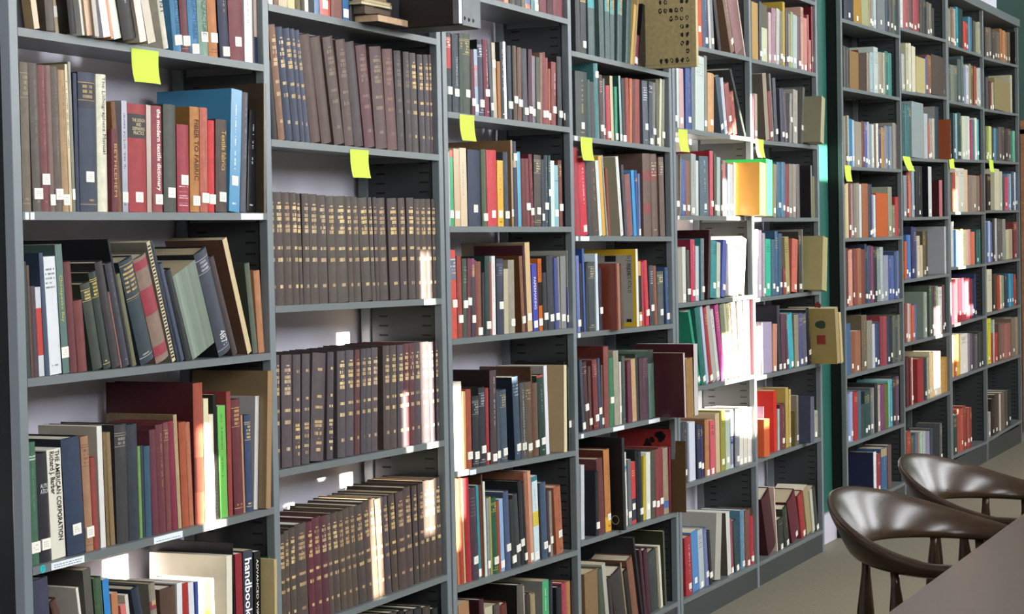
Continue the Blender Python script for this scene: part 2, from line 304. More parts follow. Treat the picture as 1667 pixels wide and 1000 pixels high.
# ------------------------------------------------------------------ books
# One line per shelf: shelf key | scale ox oy | left,right,top,colour options ; ...
# (left/right edge of the spine at its foot, height of its top; read off with the scale and origin given and placed on the shelf's front plane)
# options: l<left edge at the top> c<cover colour> w<call label> s<set-back mm> d<depth mm> p(aperback) g(gold lines) v(lettering down the spine) n(no lettering) k<ink> b<band colour>/<top>/<foot>
ROWS = '''
0A|6.667 0 0|195,298,-400,17151c l90 n;300,340,-200,4a4a55 l250 s10;345,500,-260,cfab7c l270 p n s-5;505,600,-420,5d5348 l450 v kc8c0b0 s-8;605,650,-400,cdb794 l545 p w130;655,700,-380,6b4a33 l590 p;705,752,-380,9a7a5d l630 p w170;755,895,-480,1f1a17 l640 n s-10;897,932,-420,e9e8dc l800 p n s-15;935,1012,-430,c0946a l840 p s-20;1014,1024,-420,e4e2d4 l905 p n s-20;1028,1122,-440,a89c8e l930 p n s-25;1126,1204,-440,d6d3df l1020 p n s-25;1206,1236,-440,d87a35 l1090 p n s-25;1240,1326,-420,c9d0b8 l1120 p n s-22;1332,1500,-520,2d2522 l1150 v kb0a890 s-25 c241d1a;1505,1600,-430,d3c6ae l1330 p n s-32;1606,1700,-430,b9a98c l1440 p n s-30;1775,1830,-380,d8d2bc l1650 Tpoint s0;1884,1972,-420,3f83ad l1800 w440 Tmfa;1976,2058,-380,6a2a30 l1915 w445 g;2060,2158,-420,3a80b0 l2000 w535 Tmfb;2160,2262,-420,7c9c86 l2110 w400 Tmfc;2266,2364,-420,c4783a l2220 w410 g;2390,2494,-430,1d2444 l2330 w560;2498,2654,-430,7a2e33 l2450 w450;2656,2744,-420,d9dde0 l2640 p v k50505a;2764,2852,-420,d0b8a8 l2750 b24385a/400/700 p
0B|2.778 0 0|103,142,280,6f6350 l88 g k8a7c62;150,190,285,5b5048 l130 v k7c6f60 w877;190,225,293,7a3d40 l168 v ka06060 w812;226,249,295,7a5a50 l203 g w905;250,283,300,62544a l222 v k7d6d60 w880;284,313,315,b08c5f l257 v k5a4028 w905;315,329,290,d2bc92 l290 v k303030 p;330,343,280,75745a l305 p w880;345,362,332,1e2747 l328 n;364,440,325,2f3a4e l350 b232838/375/490 g ka08050 w800;443,495,335,e3dfc2 l432 Tlith;500,530,583,6d2430 l498 Tbeth s5;532,552,460,7b4b28 l498 n c8a5a35;555,581,455,a5a3b0 l548 w893 p v k4a3a6a;583,663,468,a8282e l574 Tmerc w893 c8a2228 b2b2b2b/515/625;665,688,475,b39a8c l662 n p;690,735,478,9c3b40 l680 Tmtd w903;742,797,472,474b42 l737 n w873;803,855,563,a62a3c l798 w815 Tlines;860,902,483,bd7a33 l857 Tfiber w910 c9a6c30;905,940,487,c0604a l902 w897 v k8a3f30;942,970,545,dd2a2c l940 w903 v k5a1818;975,1025,540,503c33 l975 Ttext w893;1035,1084,403,3f93c2 l1050 d195 v kd8e8f0 w820 p;1086,1112,418,57565f l1092 v k9a98a2 d170;1115,1174,500,1d1d1f l1138 v kc8c8c8 p;1177,1204,375,6a5c3e l1180 s-5 d170 p n c4b3c2c
0C|3.226 0 330|135,163,310,2f3d38 l120 g ka8863a;165,179,330,5a3f30 l137 v k9a7a40;180,203,440,4a3640 l152 n;205,236,445,c9cdd2 l176 bc94238/555/805 p n;238,258,265,3a4b66 l207 n;262,325,285,dfe4e6 l215 h k707478 p;330,368,220,5d7a72 l278 Tches w790 p c4c6660;370,408,312,6d3034 l325 n;412,458,515,7a3a38 l372 n;488,540,425,3a4338 l392 g kc8b064;545,585,365,2f3a34 l443 g kc8b050;590,632,312,3b3538 l475 n;634,642,470,8a5a50 l545 n;645,682,320,3e3b45 l525 v k6a6672;684,695,195,1f2026 l537 n d215;697,718,375,6b6a4a l592 v k3a3a28;740,815,300,2c3c44 l618 Tbox;820,893,285,8a7060 l690 n ba03040/300/345 Ba03040/450/590 Xa03040/760/815;905,925,205,cdbf98 l768 comb c8d8a78 p n;930,946,205,2c3440 l786 n p;950,970,320,3f4860 l832 n;975,1008,355,24262a l862 n;1012,1145,350,8a9a88 l895 p n leaves;1150,1220,255,3d424e l1020 g ka0a0a8 c20232b Tnum;1222,1250,285,4b3c3c l1085 n;1300,1326,190,d9c08f l1165 c7a5540 p n;1328,1354,318,56604e l1282 n c3e4a38;1358,1405,358,b8794c l1330 n
0D|2.439 0 590|120,157,320,3e6a50 l105 w740 bc0d8c0/372/378 Bc0d8c0/384/390 v k5a8a68;158,200,365,24222a l137 Tauto w727;205,262,350,e4e0cc l182 Tcorp p;268,340,305,2a3a55 l240 w672 n c1d232e;342,372,297,a87a58 l318 w678 g k705038;374,393,380,9a3a32 l355 n;400,422,255,e2e0d8 l385 p n cc9c2b0;425,437,280,7a6238 l402 n;440,458,280,8a7048 l418 n;465,512,250,3a3838 l455 g k8a8478;514,555,250,2e3640 l500 n;556,567,335,6f9a4a l543 n;568,578,332,2a3a44 l557 n;580,604,335,31566c l570 n;607,631,270,6a2f3c l592 n;632,661,250,6e3038 l615 v kb08850 ;663,683,240,7d3f3f l648 g;685,705,235,8a2440 l667 n;708,722,210,b89a70 l685 n c8a7450 d170;725,751,240,b0512e l708 n;753,770,240,b86a4a l735 n;776,813,85,a5452e l765 n c571d25 d225 b7a3020/380/520;816,835,145,e8dcb0 l815 p n;838,856,210,efe5c4 l822 p n;858,872,130,20211f l842 comb p n;875,906,175,6cc452 l862 v k2a4a20 p;908,925,118,9a3a34 l898 n;932,966,150,6a2a30 l915 g;968,975,210,c08a68 l955 n p;978,1003,212,34456a l968 g kc0a868;1007,1027,135,e5e2dc l1018 p n cb8b4b0;1031,1042,130,1b1b1b l1026 n;1052,1090,35,a8845a l1066 p n s-6 d200 c8a7350
0E|2.439 0 590 1000|125,200,870,3b3d55 l118 k c4a4a50 n;205,245,950,5a3a30 l190 n;300,330,900,e6e0d0 l288 p v k806a50;332,372,828,5a5850 l318 n p;378,410,860,3f5a3c l368 n;415,440,865,2f8ad0 l405 p n c1d2a4a;445,470,920,c07a50 l440 p n;472,495,935,d8d4c4 l462 p n;500,530,960,e07068 l498 p n;535,565,900,2c3848 l518 n;598,628,880,8f8674 l588 b9a4048/950/985 d170;632,700,905,5a4030 l628 n;703,725,880,e8e8e8 l700 p n;727,749,880,b52a2a l724 p n;751,774,878,e0e4ea l746 p n;775,787,875,3a4fa5 l772 p n;788,812,872,e4e8ee l785 p n;814,840,868,e8d83a l810 p n;842,852,860,f0ecd8 l838 p n;902,926,770,efe6cc l902 p n d200;928,934,720,1e1e22 l915 n d215;936,966,765,9b1f2e l930 p n;968,1006,752,3a4252 l964 Thand p;1010,1038,755,141414 l1008 Tadv p;1073,1086,775,6cc88a l1070 d160 c3c7a50 p n;1088,1102,785,c8b078 l1086 p n s-20
1A|3.334 420 0|57,80,-180,e8e4d8 l48 p n;85,110,-160,8a6a48 l76 n;112,160,-200,b09050 l104 p n;162,200,-200,c8a23c l152 p n;202,232,-180,6a5a30 l190;235,253,-180,4a3a28 l226;255,275,-180,d0ccc0 l247 p;276,304,-200,2b2b30 l266;306,334,-200,3f74a8 l298 p;336,394,-220,c8402c l328 w20 p;398,457,-240,8f5a50 l390 h k6a4038;461,495,-210,3d7ab5 l455 w70 p v ke8e8e8;498,527,-210,1f1f22 l492 v k909090
1B|3.334 420 0|76,107,330,1c1a20 l62 n;111,148,130,8a6248 l55 V;151,190,140,333c54 l78 V;193,231,148,3b4258 l118 V;233,257,152,40465c l158 V;259,285,160,464a60 l190 V;287,340,182,5a4238 l225 n;345,400,195,5a443c l278 n;415,470,195,5a4640 l347 F;472,522,210,5c4640 l420 F;524,572,222,4a3c3c l470 n;580,635,240,633c40 l527 F;640,702,248,5a4240 l602 F;704,757,262,6a4640 l672 F;760,797,273,463e40 l735 F;805,838,280,483c3a l785 F;839,873,286,4d423e l820 V;880,911,295,4a4044 l860 V;912,938,296,4a4044 l895 V;940,965,297,5a3c3c l925 V
1C|4 420 290|106,122,88,4a3e3a l88 V;124,177,90,52443e l96 V;179,230,92,52433c l150 V;232,273,95,54443c l205 V;275,298,100,4c403c l245 V;300,343,101,50443e l285 V;345,398,105,52463e l332 V;400,458,112,524640 l382 V;465,518,116,564a40 l432 V;520,590,118,544a42 l502 V;594,628,122,56463e l560 V;630,675,122,524840 l600 V;682,743,126,4f443e l642 V;745,769,126,534841 l712 V;771,794,126,4a3e3c l745 V;797,850,130,50443e l768 V;862,925,131,4c3f3d l838 V;931,975,130,4e423e l908 V;982,1028,128,4e403c l964 V;1031,1064,136,51433d l1014 V;1066,1104,136,504138 l1048 V;1106,1139,136,50423c l1085 V;1142,1190,138,4a3e3c l1130 V
1D|3.572 420 500|109,130,280,4d4245 l102 V;140,200,282,54484a l135 V;204,248,280,52464a l202 W;254,299,275,50464a l257 W;304,380,272,54484a l318 W;400,436,264,4e4248 l405 W;463,510,260,52484c l459 V;512,558,254,524a50 l510 V;562,592,250,5f3234 l562 V;598,627,245,4c4448 l598 V;628,657,242,50484c l628 V;659,695,238,5a4c4e l660 V;731,770,228,4e423c l725 V;771,808,226,524640 l766 V;813,847,222,50444a l808 V;849,881,215,5e3034 l842 V;883,911,212,643236 l876 V;912,946,208,524448 l906 V;950,1001,206,504448 l944 V;1004,1030,206,50444a l985 V;1042,1083,200,524648 l1035 V
1E|3.847 420 740 1000|148,176,505,55463e l133 V;178,206,480,5a4a3e l170 V;208,246,465,54463e l190 V;249,318,440,53453e l235 V;322,360,430,662f38 l285 V;362,408,402,62303a l330 V;410,450,395,5c3038 l370 V;452,480,385,5c4a44 l405 V;482,522,375,564640 l438 V;526,562,365,5a4a3e l482 V;564,600,345,5a4c40 l520 V;602,636,335,584a40 l560 V;640,688,325,4e433e l598 V;690,730,300,574740 l645 V;732,765,285,5f4a3c l688 V;767,805,282,5a483c l728 V;808,845,268,52464a l768 V;850,888,255,54463c l812 V;890,940,240,54423e l860 V;942,985,210,544440 l905 V;988,1018,200,4e423e l960 V;1020,1052,185,50423c l1002 V;1056,1088,170,58463c l1028 V;1090,1126,165,56443c l1065 V;1128,1172,150,4e4038 l1100 V
1F|1 0 0|622,636,1004,2a2624 n;638,650,999,4a4038 n;652,662,996,1e1c1c n d200;664,676,996,3a3430 n;678,690,992,2a2a2c n;692,704,990,443c34 n;706,716,992,1c1c1e n
2A|5 700 0|420,470,-200,8a7048 l415;472,530,-160,4a4030 l468;535,598,-160,8a3030 l528;602,640,-150,c87a40 l596 p;645,655,-180,30302c l640;658,690,-150,55503a l652;694,740,-150,3a3a44 l688;745,772,-160,7a7a60 l740;776,818,-170,3a4a80 l772 p bd86848/30/75;824,850,-140,2a7a80 l820 p;852,884,-150,b8bcc0 l848 p w60;890,948,-170,7a3038 l886 n;952,998,-200,4a1418 l950 n;1002,1082,-200,7a2a30 l996 n
2B|5 700 0|132,180,262,2f3436 l118 bc03a34/298/555 w735 g ke0d8c0;186,238,275,35404a l175 Ttech w753;241,268,272,3d4a40 l235 g;270,331,272,46503f l262 w760 g kb8a860;339,369,405,5a2030 l330 w832 v ka06070;371,398,400,7a90b0 l360 bd84838/530/760 w880 p;400,438,318,3c4258 l370 w843 g kd0d0d8 c1c1c22;445,485,320,7a2034 l425 w757 v ke0d0d0;497,518,350,4a5a62 l465 w870 n;520,548,345,b0a080 l500 w520 v k806030 p;553,578,500,b06a20 l545 n;581,608,342,202c34 l570 v ke0e0e0;609,630,336,ece6da l583 p cb09870 v k303038;636,668,370,2a3848 l622 w855 v ka0c0d0;682,711,372,5c4a3a l670 w812 v k8a7a60;715,747,385,75503c l708 w840 v k9a7a60;757,798,395,4a4c52 l742 w905 n;800,830,400,4f2434 l798 w897 v k806070;835,860,455,6a5560 l830 w915 p;865,891,465,4f5a48 l862 w860 g kc8b060;893,915,430,8a6a50 l895 n;917,938,425,8a3038 l912 w930;940,960,470,9a4a40 l935 w930;962,980,560,a05030 l960 w950;985,1025,505,8f4038 l985 w895 v ke8d8d0;1040,1075,460,33343a l1030 w930 n;1090,1128,455,23272c l1073 w950 g kd0b870
2C|5 700 200|151,167,235,d8e8e4 l140 p n;168,195,220,3fae6c l158 p be0582a/220/282 w745 n;203,250,210,dcb890 l190 w750 n p;252,308,203,e3c9a0 l235 v k5a9ac8 p;313,413,218,28324e l303 w700 n;425,465,215,4c5a3c l410 w770 n;470,550,220,d8343c l455 w745 v kb02028;553,602,305,eab020 l545 w745 v k2a2010 p;605,641,238,3c4650 l590 w750 n;668,684,143,b89468 l655 d205 c8f6c44 w735 p n;689,716,150,3a3850 l668 w280 bb8a890/305/365;720,746,235,62b0d0 l708 p n;751,780,290,6a2a24 l740 n;782,815,290,7a3034 l755 w685 n;820,845,255,7a2434 l800 w725 v kd0a060;848,906,262,4c4238 l845 w720 g kb0a080;912,930,298,3c4450 l905 w770;932,960,265,2f3a48 l925 w680 v ka0a890;966,986,265,1f4a4c l958 w570;988,1018,308,d8ece4 l980 p v k204048;1020,1050,345,8ac0c8 l1012 w735 p bc8b890/470/700;1053,1080,305,7a3a30 l1038 w690
2D|5 700 370|174,224,187,d84a3c l155 b6a7488/250/430 w625 h kd0d0d0;228,264,235,a03a28 l215 w750 v kd89070;268,303,258,3c4a3c l260 w630 h k708068;304,333,255,6a2c38 l305 w608;340,367,255,3a3a44 l335 w750 b8a2460/255/405;370,383,270,7a2a38 l358 n;385,421,280,8a4a34 l372 w850 n;427,448,370,1c2024 l421 n;452,490,235,1f3c34 l455 w800 n;491,507,290,a04440 l483 n;509,538,235,eceae2 l488 p v kc05040;548,601,258,33384a l540 w640 g k70748a;606,641,340,c4b898 l612 v k8a8068 p;643,692,268,9a927c l620 w780 n;750,775,235,8a5a38 l722 w757 n c6a3c1a;778,792,150,4a161e l752 n;796,836,125,e0bc84 l768 w735 p n ca08868 d205;844,886,300,4a50b8 l823 Tpaper w795 p;890,920,258,d8661c l875 w775 b26221e/450/640 p;925,956,370,2a2c30 l912 w728 n;962,1014,235,33363e l945 w742 n;1020,1050,250,3c4a90 l1005 w730;1052,1064,240,8a8070 l1035 n;1068,1112,235,8c8e8a l1060 w740 p n;1115,1141,490,2c1a78 l1106 w745;1143,1168,190,e8e8e8 l1130 w740 p n ca8a89c d200
2E|5 700 550|196,268,368,e8dcc0 l180 p n;270,298,440,e0a870 l262 p n;300,342,425,a8482c l285 w965 n;350,402,478,26282c l345 w965 g ka0a8a0;407,458,410,2a2c32 l388 w915 g ka0a0a8;460,485,412,a02c30 l448 w970 n;494,546,270,4a363c l483 w983 v kc8b8b0 c241216;552,578,440,45525a l546 w955 v ka8a480 p;582,632,430,3c5060 l560 w935;694,742,320,34485c l665 w900 c1a2638 h ka0b0b8;745,781,370,4a4a4c l725 w890 Talma;784,836,365,5c4a38 l768 w897 h kb09868;838,848,240,6a3c24 l814 n c4a2c18 d165;850,886,370,6a4a38 l838 w868 n;894,944,310,1f3a30 l860 w850 v k8ab0a0 bd04030/302/320;946,974,230,e8e8ee l922 p n ca8a498;1092,1116,225,e8d8a8 l1088 p n cc8a878 s0 d190;1119,1126,200,20201e l1088 n;1132,1160,240,3c4438 l1118 w705 v k808878
2F|5 700 720|227,245,300,c8703c l196 p n;247,279,300,b03c28 l215 n;281,294,300,c8a868 l250 p n;297,341,295,b0242c l266 n;345,396,380,4a3440 l315 w970 h k706070;400,421,355,2c8c94 l372 w1080 v k104048 p;424,434,350,8a3020 l400 n;437,448,265,5a3c20 l412 n c4a301a;452,469,325,dce0cc l428 p n;471,490,460,8a9098 l455 w1000 n;494,512,450,a09a50 l478 n;516,555,455,1f5a3c l493 w970 g kc8b040;557,578,485,a0401c l532 n;581,611,468,8fb0dc l560 w1000 p h k4a70a8;618,660,405,46587c l600 w865 n c3c4c68;666,699,470,2a2e30 l635 w960 n;702,738,430,3a4040 l665 w870 n;742,770,320,24262a l712 w822 v k605840;772,792,330,1c1c1e l745 w935 n;795,821,250,a8664a l755 n;823,847,240,dc9878 l790 w970 p v k806050;851,896,285,d0e6ec l825 w970 be8c818/570/690 B2c7c8c/278/318 p;897,912,340,1a1a1a l878 v kb0b0b0;914,959,335,3c5470 l893 w848 n;962,978,395,4a2c30 l945 w870;980,1000,400,8a8478 l965 w800 n;1031,1086,370,b0603c l1003 w757 v k402820
2G|6.668 720 850 1000|176,292,905,a8784c l172 p n;400,452,850,4a1c24 l396 n c34141a d200;456,545,940,c8c0a0 l455 p n;560,625,905,5a4a40 l555;627,700,905,6a2a26 l620 n;815,880,690,5a5448 l810 n d200 c221f1c;882,897,700,a0988a l870 p n;905,955,790,3a3028 l895 v k807050;958,1010,790,a08c64 l950 n;1090,1160,650,3cb070 l1084 p v kd0e8d0 c8c8c84 d200;1165,1198,640,2a2e34 l1160 n;1240,1296,715,1c2028 l1235 v k909090;1300,1348,670,b03c48 l1292 v kd08888;1350,1390,655,b07a44 l1342 n;1400,1470,640,34201c l1392 n;1472,1490,640,7a6a6c l1466 n p;1495,1530,640,3a1c1c l1488 n
3A|6.25 915 0|142,188,-500,3a3c3e l120 v k706860;190,246,-480,3a3c3c l178 b8a3626/-480/150 w450 g;270,336,-500,4c6460 l250 b3fa8ac/-500/80 d210;385,431,-500,4c6460 l358 b3fa8ac/-500/100 d210;441,489,-500,4c6460 l425 b3fa8ac/-500/118 d210;491,531,-500,4c6460 l485 b3fa8ac/-500/145 d210;560,606,-500,4c6460 l572 b3fa8ac/-500/150 d210;645,691,-500,4c6460 l672 b3fa8ac/-500/185 d210;694,718,-400,e0b868 l765 n p;720,738,-400,c8a070 l800 n p;740,768,360,7a2434 l758 n be8e8e8/590/660;776,850,65,15151c l825 n p d170
3B|6.25 915 120|142,262,-30,3c4442 l130 w525 v kb8a050;264,290,60,3a5a50 l255 n;292,332,80,4a4444 l280 n;338,382,-110,3f7f80 l312 n d190 w10;388,421,10,5a3a34 l368 w555 h kd0b8a8;425,445,50,5a6a70 l412 w590 p;453,492,118,c83c44 l442 w620 v ke0b0b0;500,530,20,d8c49c l482 p n c6a5c44;540,565,132,2f9c74 l530 w640 v ka0d0c0;593,614,20,a8c8c0 l572 p n c2a5c50 w650;616,646,45,3a3438 l600 w660 v k908070;653,686,42,a0402c l638 n;688,713,50,c86a3c l688 n;719,744,55,6a3430 l708 n;746,791,55,9c3c34 l740 v kb86050;826,882,70,4c5660 l810 w540 h kc8d0d0;885,918,80,3a4254 l882 w690 g kd0d0d0;920,946,90,7a746c l920 w590 n;960,984,60,5a5c48 l950 w685 n;988,1006,55,d8d8b0 l1002 p n;1010,1036,60,8a8a74 l1012 w625 n
3C|6.25 915 250|136,190,-60,b0303c l112 n;192,262,45,d81c38 l158 w770 v kf0e8e0;266,302,78,3a3c40 l232 n;306,376,75,4c3c30 l250 v kb89860;380,411,70,dce6e2 l334 p n;413,446,22,e8b048 l350 p n;456,470,15,a09c88 l392 n;472,494,150,8a4028 l435 n;596,626,30,e8e8e0 l540 p v k9090a0 cafa88a d185;640,663,115,44464e l597 n;665,722,205,8a5050 l630 n;731,761,170,3fa0e0 l700 p v kd0e8f0;763,784,170,34508c l737 b9a3040/250/470;786,803,205,6a80b0 l772 w800 p;832,912,-2,6a5044 l815 b8a3c38/180/280 B8a3c38/510/610;917,978,3,6a5044 l895 b8a3c38/175/280 h kc0a890;1000,1050,35,6a5248 l978 g kb09880
3D|6.25 915 390|157,186,165,6a78b8 l138 w855 n;190,215,245,1c1e22 l170 n;224,244,95,3c5ca8 l200 n c2c4c8c;247,271,240,2c3034 l240 g;277,340,230,3a4446 l262 g kb8a878;352,379,145,d8e8f0 l333 p n;386,412,290,3a3040 l370 w725 h kd8c8b0;560,572,245,8c3c28 l545 n p s-25 c8c3c28 d150;575,600,245,a87860 l558 n p s-25 d150;603,628,245,5a4030 l590 n s-22 d150;762,786,98,f0efe0 l745 Tmag c9a8f50 d215 p n;791,816,225,d8a060 l772 w800 p b303434/370/740;818,838,230,b84450 l805 n p;851,886,215,d02c38 l822 w750 n;896,936,265,3a3c44 l880 w700 h ka0a0a8;941,971,270,8a5034 l920 n;976,1036,325,4c5450 l965 w745 g kc0b080;1061,1111,285,34507c l1042 w785 v k88b0e0
3E|5.435 915 540|181,204,255,3a4450 l150 w840 v k8090a0;206,240,270,4a2c30 l175 w675 g kb89880;241,264,310,5a3430 l225 w800;286,326,250,7a3434 l262 w770 g kb87868;329,351,240,3a4460 l308 w705 v k8088a0;353,368,300,5a4440 l340 w795 n;376,419,135,8c443c l362 n c6a2820 d190;421,456,235,2f7c50 l410 w610 v k60a078;466,511,172,a09a84 l450 n;513,529,270,d8d0c0 l505 p w690 n;536,561,220,44564c l525 v ka0a890;586,619,265,6a2c40 l572 n;626,661,245,c8a070 l608 v k806040;663,682,200,34403c l645 n;692,716,235,5a3c44 l680 v k907078;719,766,235,5c404c l715 h k806068;772,822,168,5c7c6c l770 n b2c3430/165/280;1086,1102,192,d0b8b0 l1062 p n c481820 a d150;1108,1168,245,9c7038 l1080 n a d150;1171,1206,112,d4ccc8 l1162 p n c4a1c22 a d215
3F|5.435 915 690|170,200,370,c8ccd0 l166 p n;301,327,425,1e1e22 l292 n w905 s8;330,382,315,6a3434 l300 n;386,438,235,c07838 l362 n c6a2c20 w835 be8a820/830/960 v k704018;546,568,130,2a2a2c l525 n c161412 d215 s-18;571,583,255,d8dcc8 l552 w790 p b38a0b8/370/430;591,619,320,6a6c74 l582 w810 p;622,658,345,d83438 l607 w740 b24304c/670/860 p;664,684,240,15171c l640 n;687,714,250,1c2836 l667 w780 v ke0e0e0;719,741,290,c8b020 l720 p v k403810;747,784,260,e4e4d8 l742 w740 p n;786,826,240,4a4a3c l782 w720 n;831,856,230,8a3a38 l820 w715;858,894,210,8a3034 l848 w690 n;901,946,220,a08c70 l887 b4a70b0/690/750 v k705840;956,1001,205,8c2c40 l945 n;1006,1041,40,3a1c1c l1000 h kc04030 cb02a28 d200;1166,1182,135,7a6030 l1160 n c5c4220 a d190
3G|6.25 915 840 1000|242,375,590,8a6a44 l236 n;385,430,540,4a5644 l378 n;442,478,495,b4b4a4 l400 p n;482,520,640,3c2c30 l450 n;524,638,600,3a3430 l460 n;641,655,490,a08c64 l565 n c5a4430 d180;662,715,570,241c1a l600 n;718,782,430,8a5840 l685 n;784,800,600,e0dccc l735 p n;802,830,240,2a2c30 l672 n d200 s5;838,862,345,4c2a34 l780 n;866,908,350,4a2230 l822 n;912,985,370,38403e l865 h k505a56;988,1008,330,8a8468 l950 n;1012,1032,310,dcd8c4 l975 p n d170;1052,1070,160,4a5038 l1022 c30341f d210 p n
4A|4.464 1080 0|250,283,-250,e05a28 l235 p w210;285,331,-250,2c3c60 l270 v k8098b0;335,350,-220,d0ccc4 l325 p;352,371,-220,8a8a90 l342 p w300;400,420,-280,241c1a l290 n;490,522,-250,7a5a40 l400 v ke0d0b0;526,588,-300,8a5a58 l400 n;592,620,-300,e8c8bc l490 p n
4B|4.464 1080 0|80,99,505,4a5058 l74 v kd0d0d0;101,116,495,c8dcd4 l96 p n;118,151,495,d8a8a8 l108 p v kb08088;162,206,495,2a4890 l158 w870;209,228,490,7a8088 l202 p;231,296,400,d0dcd4 l230 p h ka0b0ac;299,318,405,8a8c80 l296 p;321,366,530,d09858 l321 w890 n;421,446,550,4a5a6a l375 w930 p v kc8c8b0;448,468,565,c8ccd8 l412 p;472,505,600,9c4c44 l440 w870;508,536,660,a0403c l476 g;590,603,500,3a4240 l478 n
4C|4.464 1080 200|86,116,225,5a5048 l75 w590;118,126,235,8a8068 l122 n;128,158,265,4c60a0 l130 w620;162,190,275,8a5844 l158 w620;201,236,225,b0b4ac l200 w640 p;238,256,275,d8dcd8 l235 p;267,332,240,4c6470 l258 w610 v kb0c0c8;336,361,205,d04858 l334 n ca8202c w590;370,386,225,4a4c3c l365;389,413,250,a8c4c0 l389 p;415,428,275,302c38 l418 w620;431,452,275,c87878 l428 p w610;454,466,290,34405c l450 w615;469,508,300,38424c l465 w615 g kc0c0c0;511,523,290,e0a070 l512 p n;700,742,290,d8a040 l700 p n cd8a040 a d235;746,792,265,28b050 l745 p n c28b050 a d235
4D|4.032 1080 360|90,126,180,a8a090 l84 p;128,150,170,d8d8cc l122 p w500;156,173,190,4a4c44 l150 w465;180,208,122,c83050 l176 w475 c8a1c34 v ke8a0a8;212,233,165,c8ccd0 l210 w470 p;246,266,115,6a7880 l244 w450 c2a7c80;290,302,60,3a1014 l300 n c3c1014 d200;307,346,130,2a8c8c l312 w430 g k184040;348,371,140,c8ccb0 l352 p w420;380,401,128,4c5cb0 l392 w440;408,471,160,a8a0a8 l415 p n;474,491,165,e8b878 l478 p n;493,530,110,f0ece0 l510 p n
4E|4.032 1080 550|232,247,-175,2a9c74 l160 p w280;250,281,-280,1f6c60 l195 w290;284,300,-270,b8c8e0 l232 p;303,322,-200,a83030 l258 w280;326,352,-240,b8b0a8 l280 p;354,372,-180,d0d0c8 l300 p;380,402,-280,c0408c l328 w270;404,430,-260,7a8060 l368;432,446,-270,c8c8a0 l386 p;450,470,-290,d8c890 l405 p;472,498,-260,e8dcb8 l440 p;500,530,-300,ece4d0 l480 p;532,560,-280,e8e0d8 l520 p;562,594,-250,e05868 l552 p
4F|4.032 1080 550|120,160,560,3a3e44 l115;172,212,560,d8dcec l165 p;225,247,570,2a2c48 l215 w840;249,262,580,2c3070 l240 w845;275,302,540,b87848 l270 w890 c8a5a34;311,341,545,e05868 l305 p w890;346,374,500,d8b890 l338 p;380,410,480,9c9838 l372 w820 p;413,441,500,b8ccb8 l405 p v k608060;443,461,475,c8c8d8 l438 b3c3c90/650/850 p;463,470,480,282830 l458;472,496,470,7c8088 l470 w800;500,524,460,ece4d8 l500 p w830;527,550,455,e8e0cc l527 p w830;553,575,460,f0e8dc l553 p w820;578,600,455,ece8e0 l578 p w800;603,612,460,d8d4c4 l600 p
4G|4.464 1080 740|166,212,605,b02830 l160 w970 v ke0e0d8;216,263,565,4a8cd0 l200 w930 p;265,301,560,b8c4c8 l240 w960 p;305,331,545,6c78a8 l278 w880;337,355,560,22222a l315 w880 v ke0e0e0;372,414,435,b8b4a8 l385 p n;468,495,425,d8d8cc l452 p n c5a5044 d180;497,512,470,a0405c l488 p w860;522,549,490,2c4444 l490 w840 n;562,592,410,5c88a0 l555 w800 d170;596,633,410,7c4438 l590 w800;636,654,450,c82030 l630 w760 v ke0d8d8;665,700,385,8c7c60 l660 w720 c6c6450 n;706,741,415,6c6c60 l700 w760 n
5A|4.464 1080 0|645,690,10,c89c58 l640 p n;697,712,10,4a5058 l695;714,756,30,6a6450 l710 w370 p bd8d8b0/200/460;764,784,88,d8b8b8 l762 p;786,818,60,9a7080 l786 v kd8c8c0;820,842,62,c8c8b8 l822 p w420;845,862,80,7a7464 l845 w410;866,884,12,c8a838 l864 p w430;888,908,75,4c3c44 l886 v kc0b0a0;910,922,100,b0a078 l908 p;924,940,85,a8b890 l924 p;942,972,105,b8c8c0 l942 w440 p;976,996,115,6c4454 l974 w460 v kd0c0c0;1000,1020,50,d8a890 l996 p w490;1022,1046,130,d88c80 l1022 w490 p;1050,1062,105,a84c50 l1036;1064,1072,290,e0a890 l1062 p;1080,1098,30,b84c50 l1086 w430 c6a1014 d170
5B|4.464 1080 0|652,663,680,a86878 l652 p;665,684,680,c8b098 l660 p;744,772,530,a89880 l716 p n c5a5448;774,792,660,8a3c34 l756 w980;796,806,535,6c6864 l764;812,832,565,4a4c54 l790 w960;855,880,640,3c3c4c l842 w980;884,898,665,5a4c5c l866;915,930,680,8a8a80 l918 w870;942,975,650,b0a8a0 l942 p w940 bc84040/1120/1160;1000,1014,640,6a6a62 l1040 w930 n p;1140,1166,700,b8b088 l1130 p n c8a8668 a d200
5C|4.464 1080 200|798,820,300,a89878 l800 p w640;825,854,285,3a6c88 l822 w600 v ka0c0d0;857,884,285,4c7c98 l855 w620;886,909,300,8a3440 l884 w630;912,938,300,9c9080 l912 p w640;941,964,300,a89c90 l941 p w630 v k504840;968,992,300,6a6460 l962 n;1074,1086,310,8a8a80 l1068 p n c221e1e d200;1088,1104,395,8a8450 l1160 p n a c6c6c40 d190
5D|4.032 1080 360|602,622,55,ece4ec l602 p;624,644,60,e0c8d8 l624 p;650,667,80,a8a0a0 l648 w460 v k504850;673,706,118,38c8a0 l670 w430 p;710,731,122,3c6078 l708 w430;733,752,68,2f5c80 l730 w450;756,779,82,34506c l754 w420 h k8098a8;786,803,310,8a3434 l785 w420;806,832,105,a89c60 l790 p w450 ca89060;841,878,120,c85c48 l845 w440 v k6a2018;888,904,70,3a3630 l884 w430;912,918,55,8c8c84 l908 p n d190;1040,1072,105,b8ac74 l1048 p n ca89c64 a d200
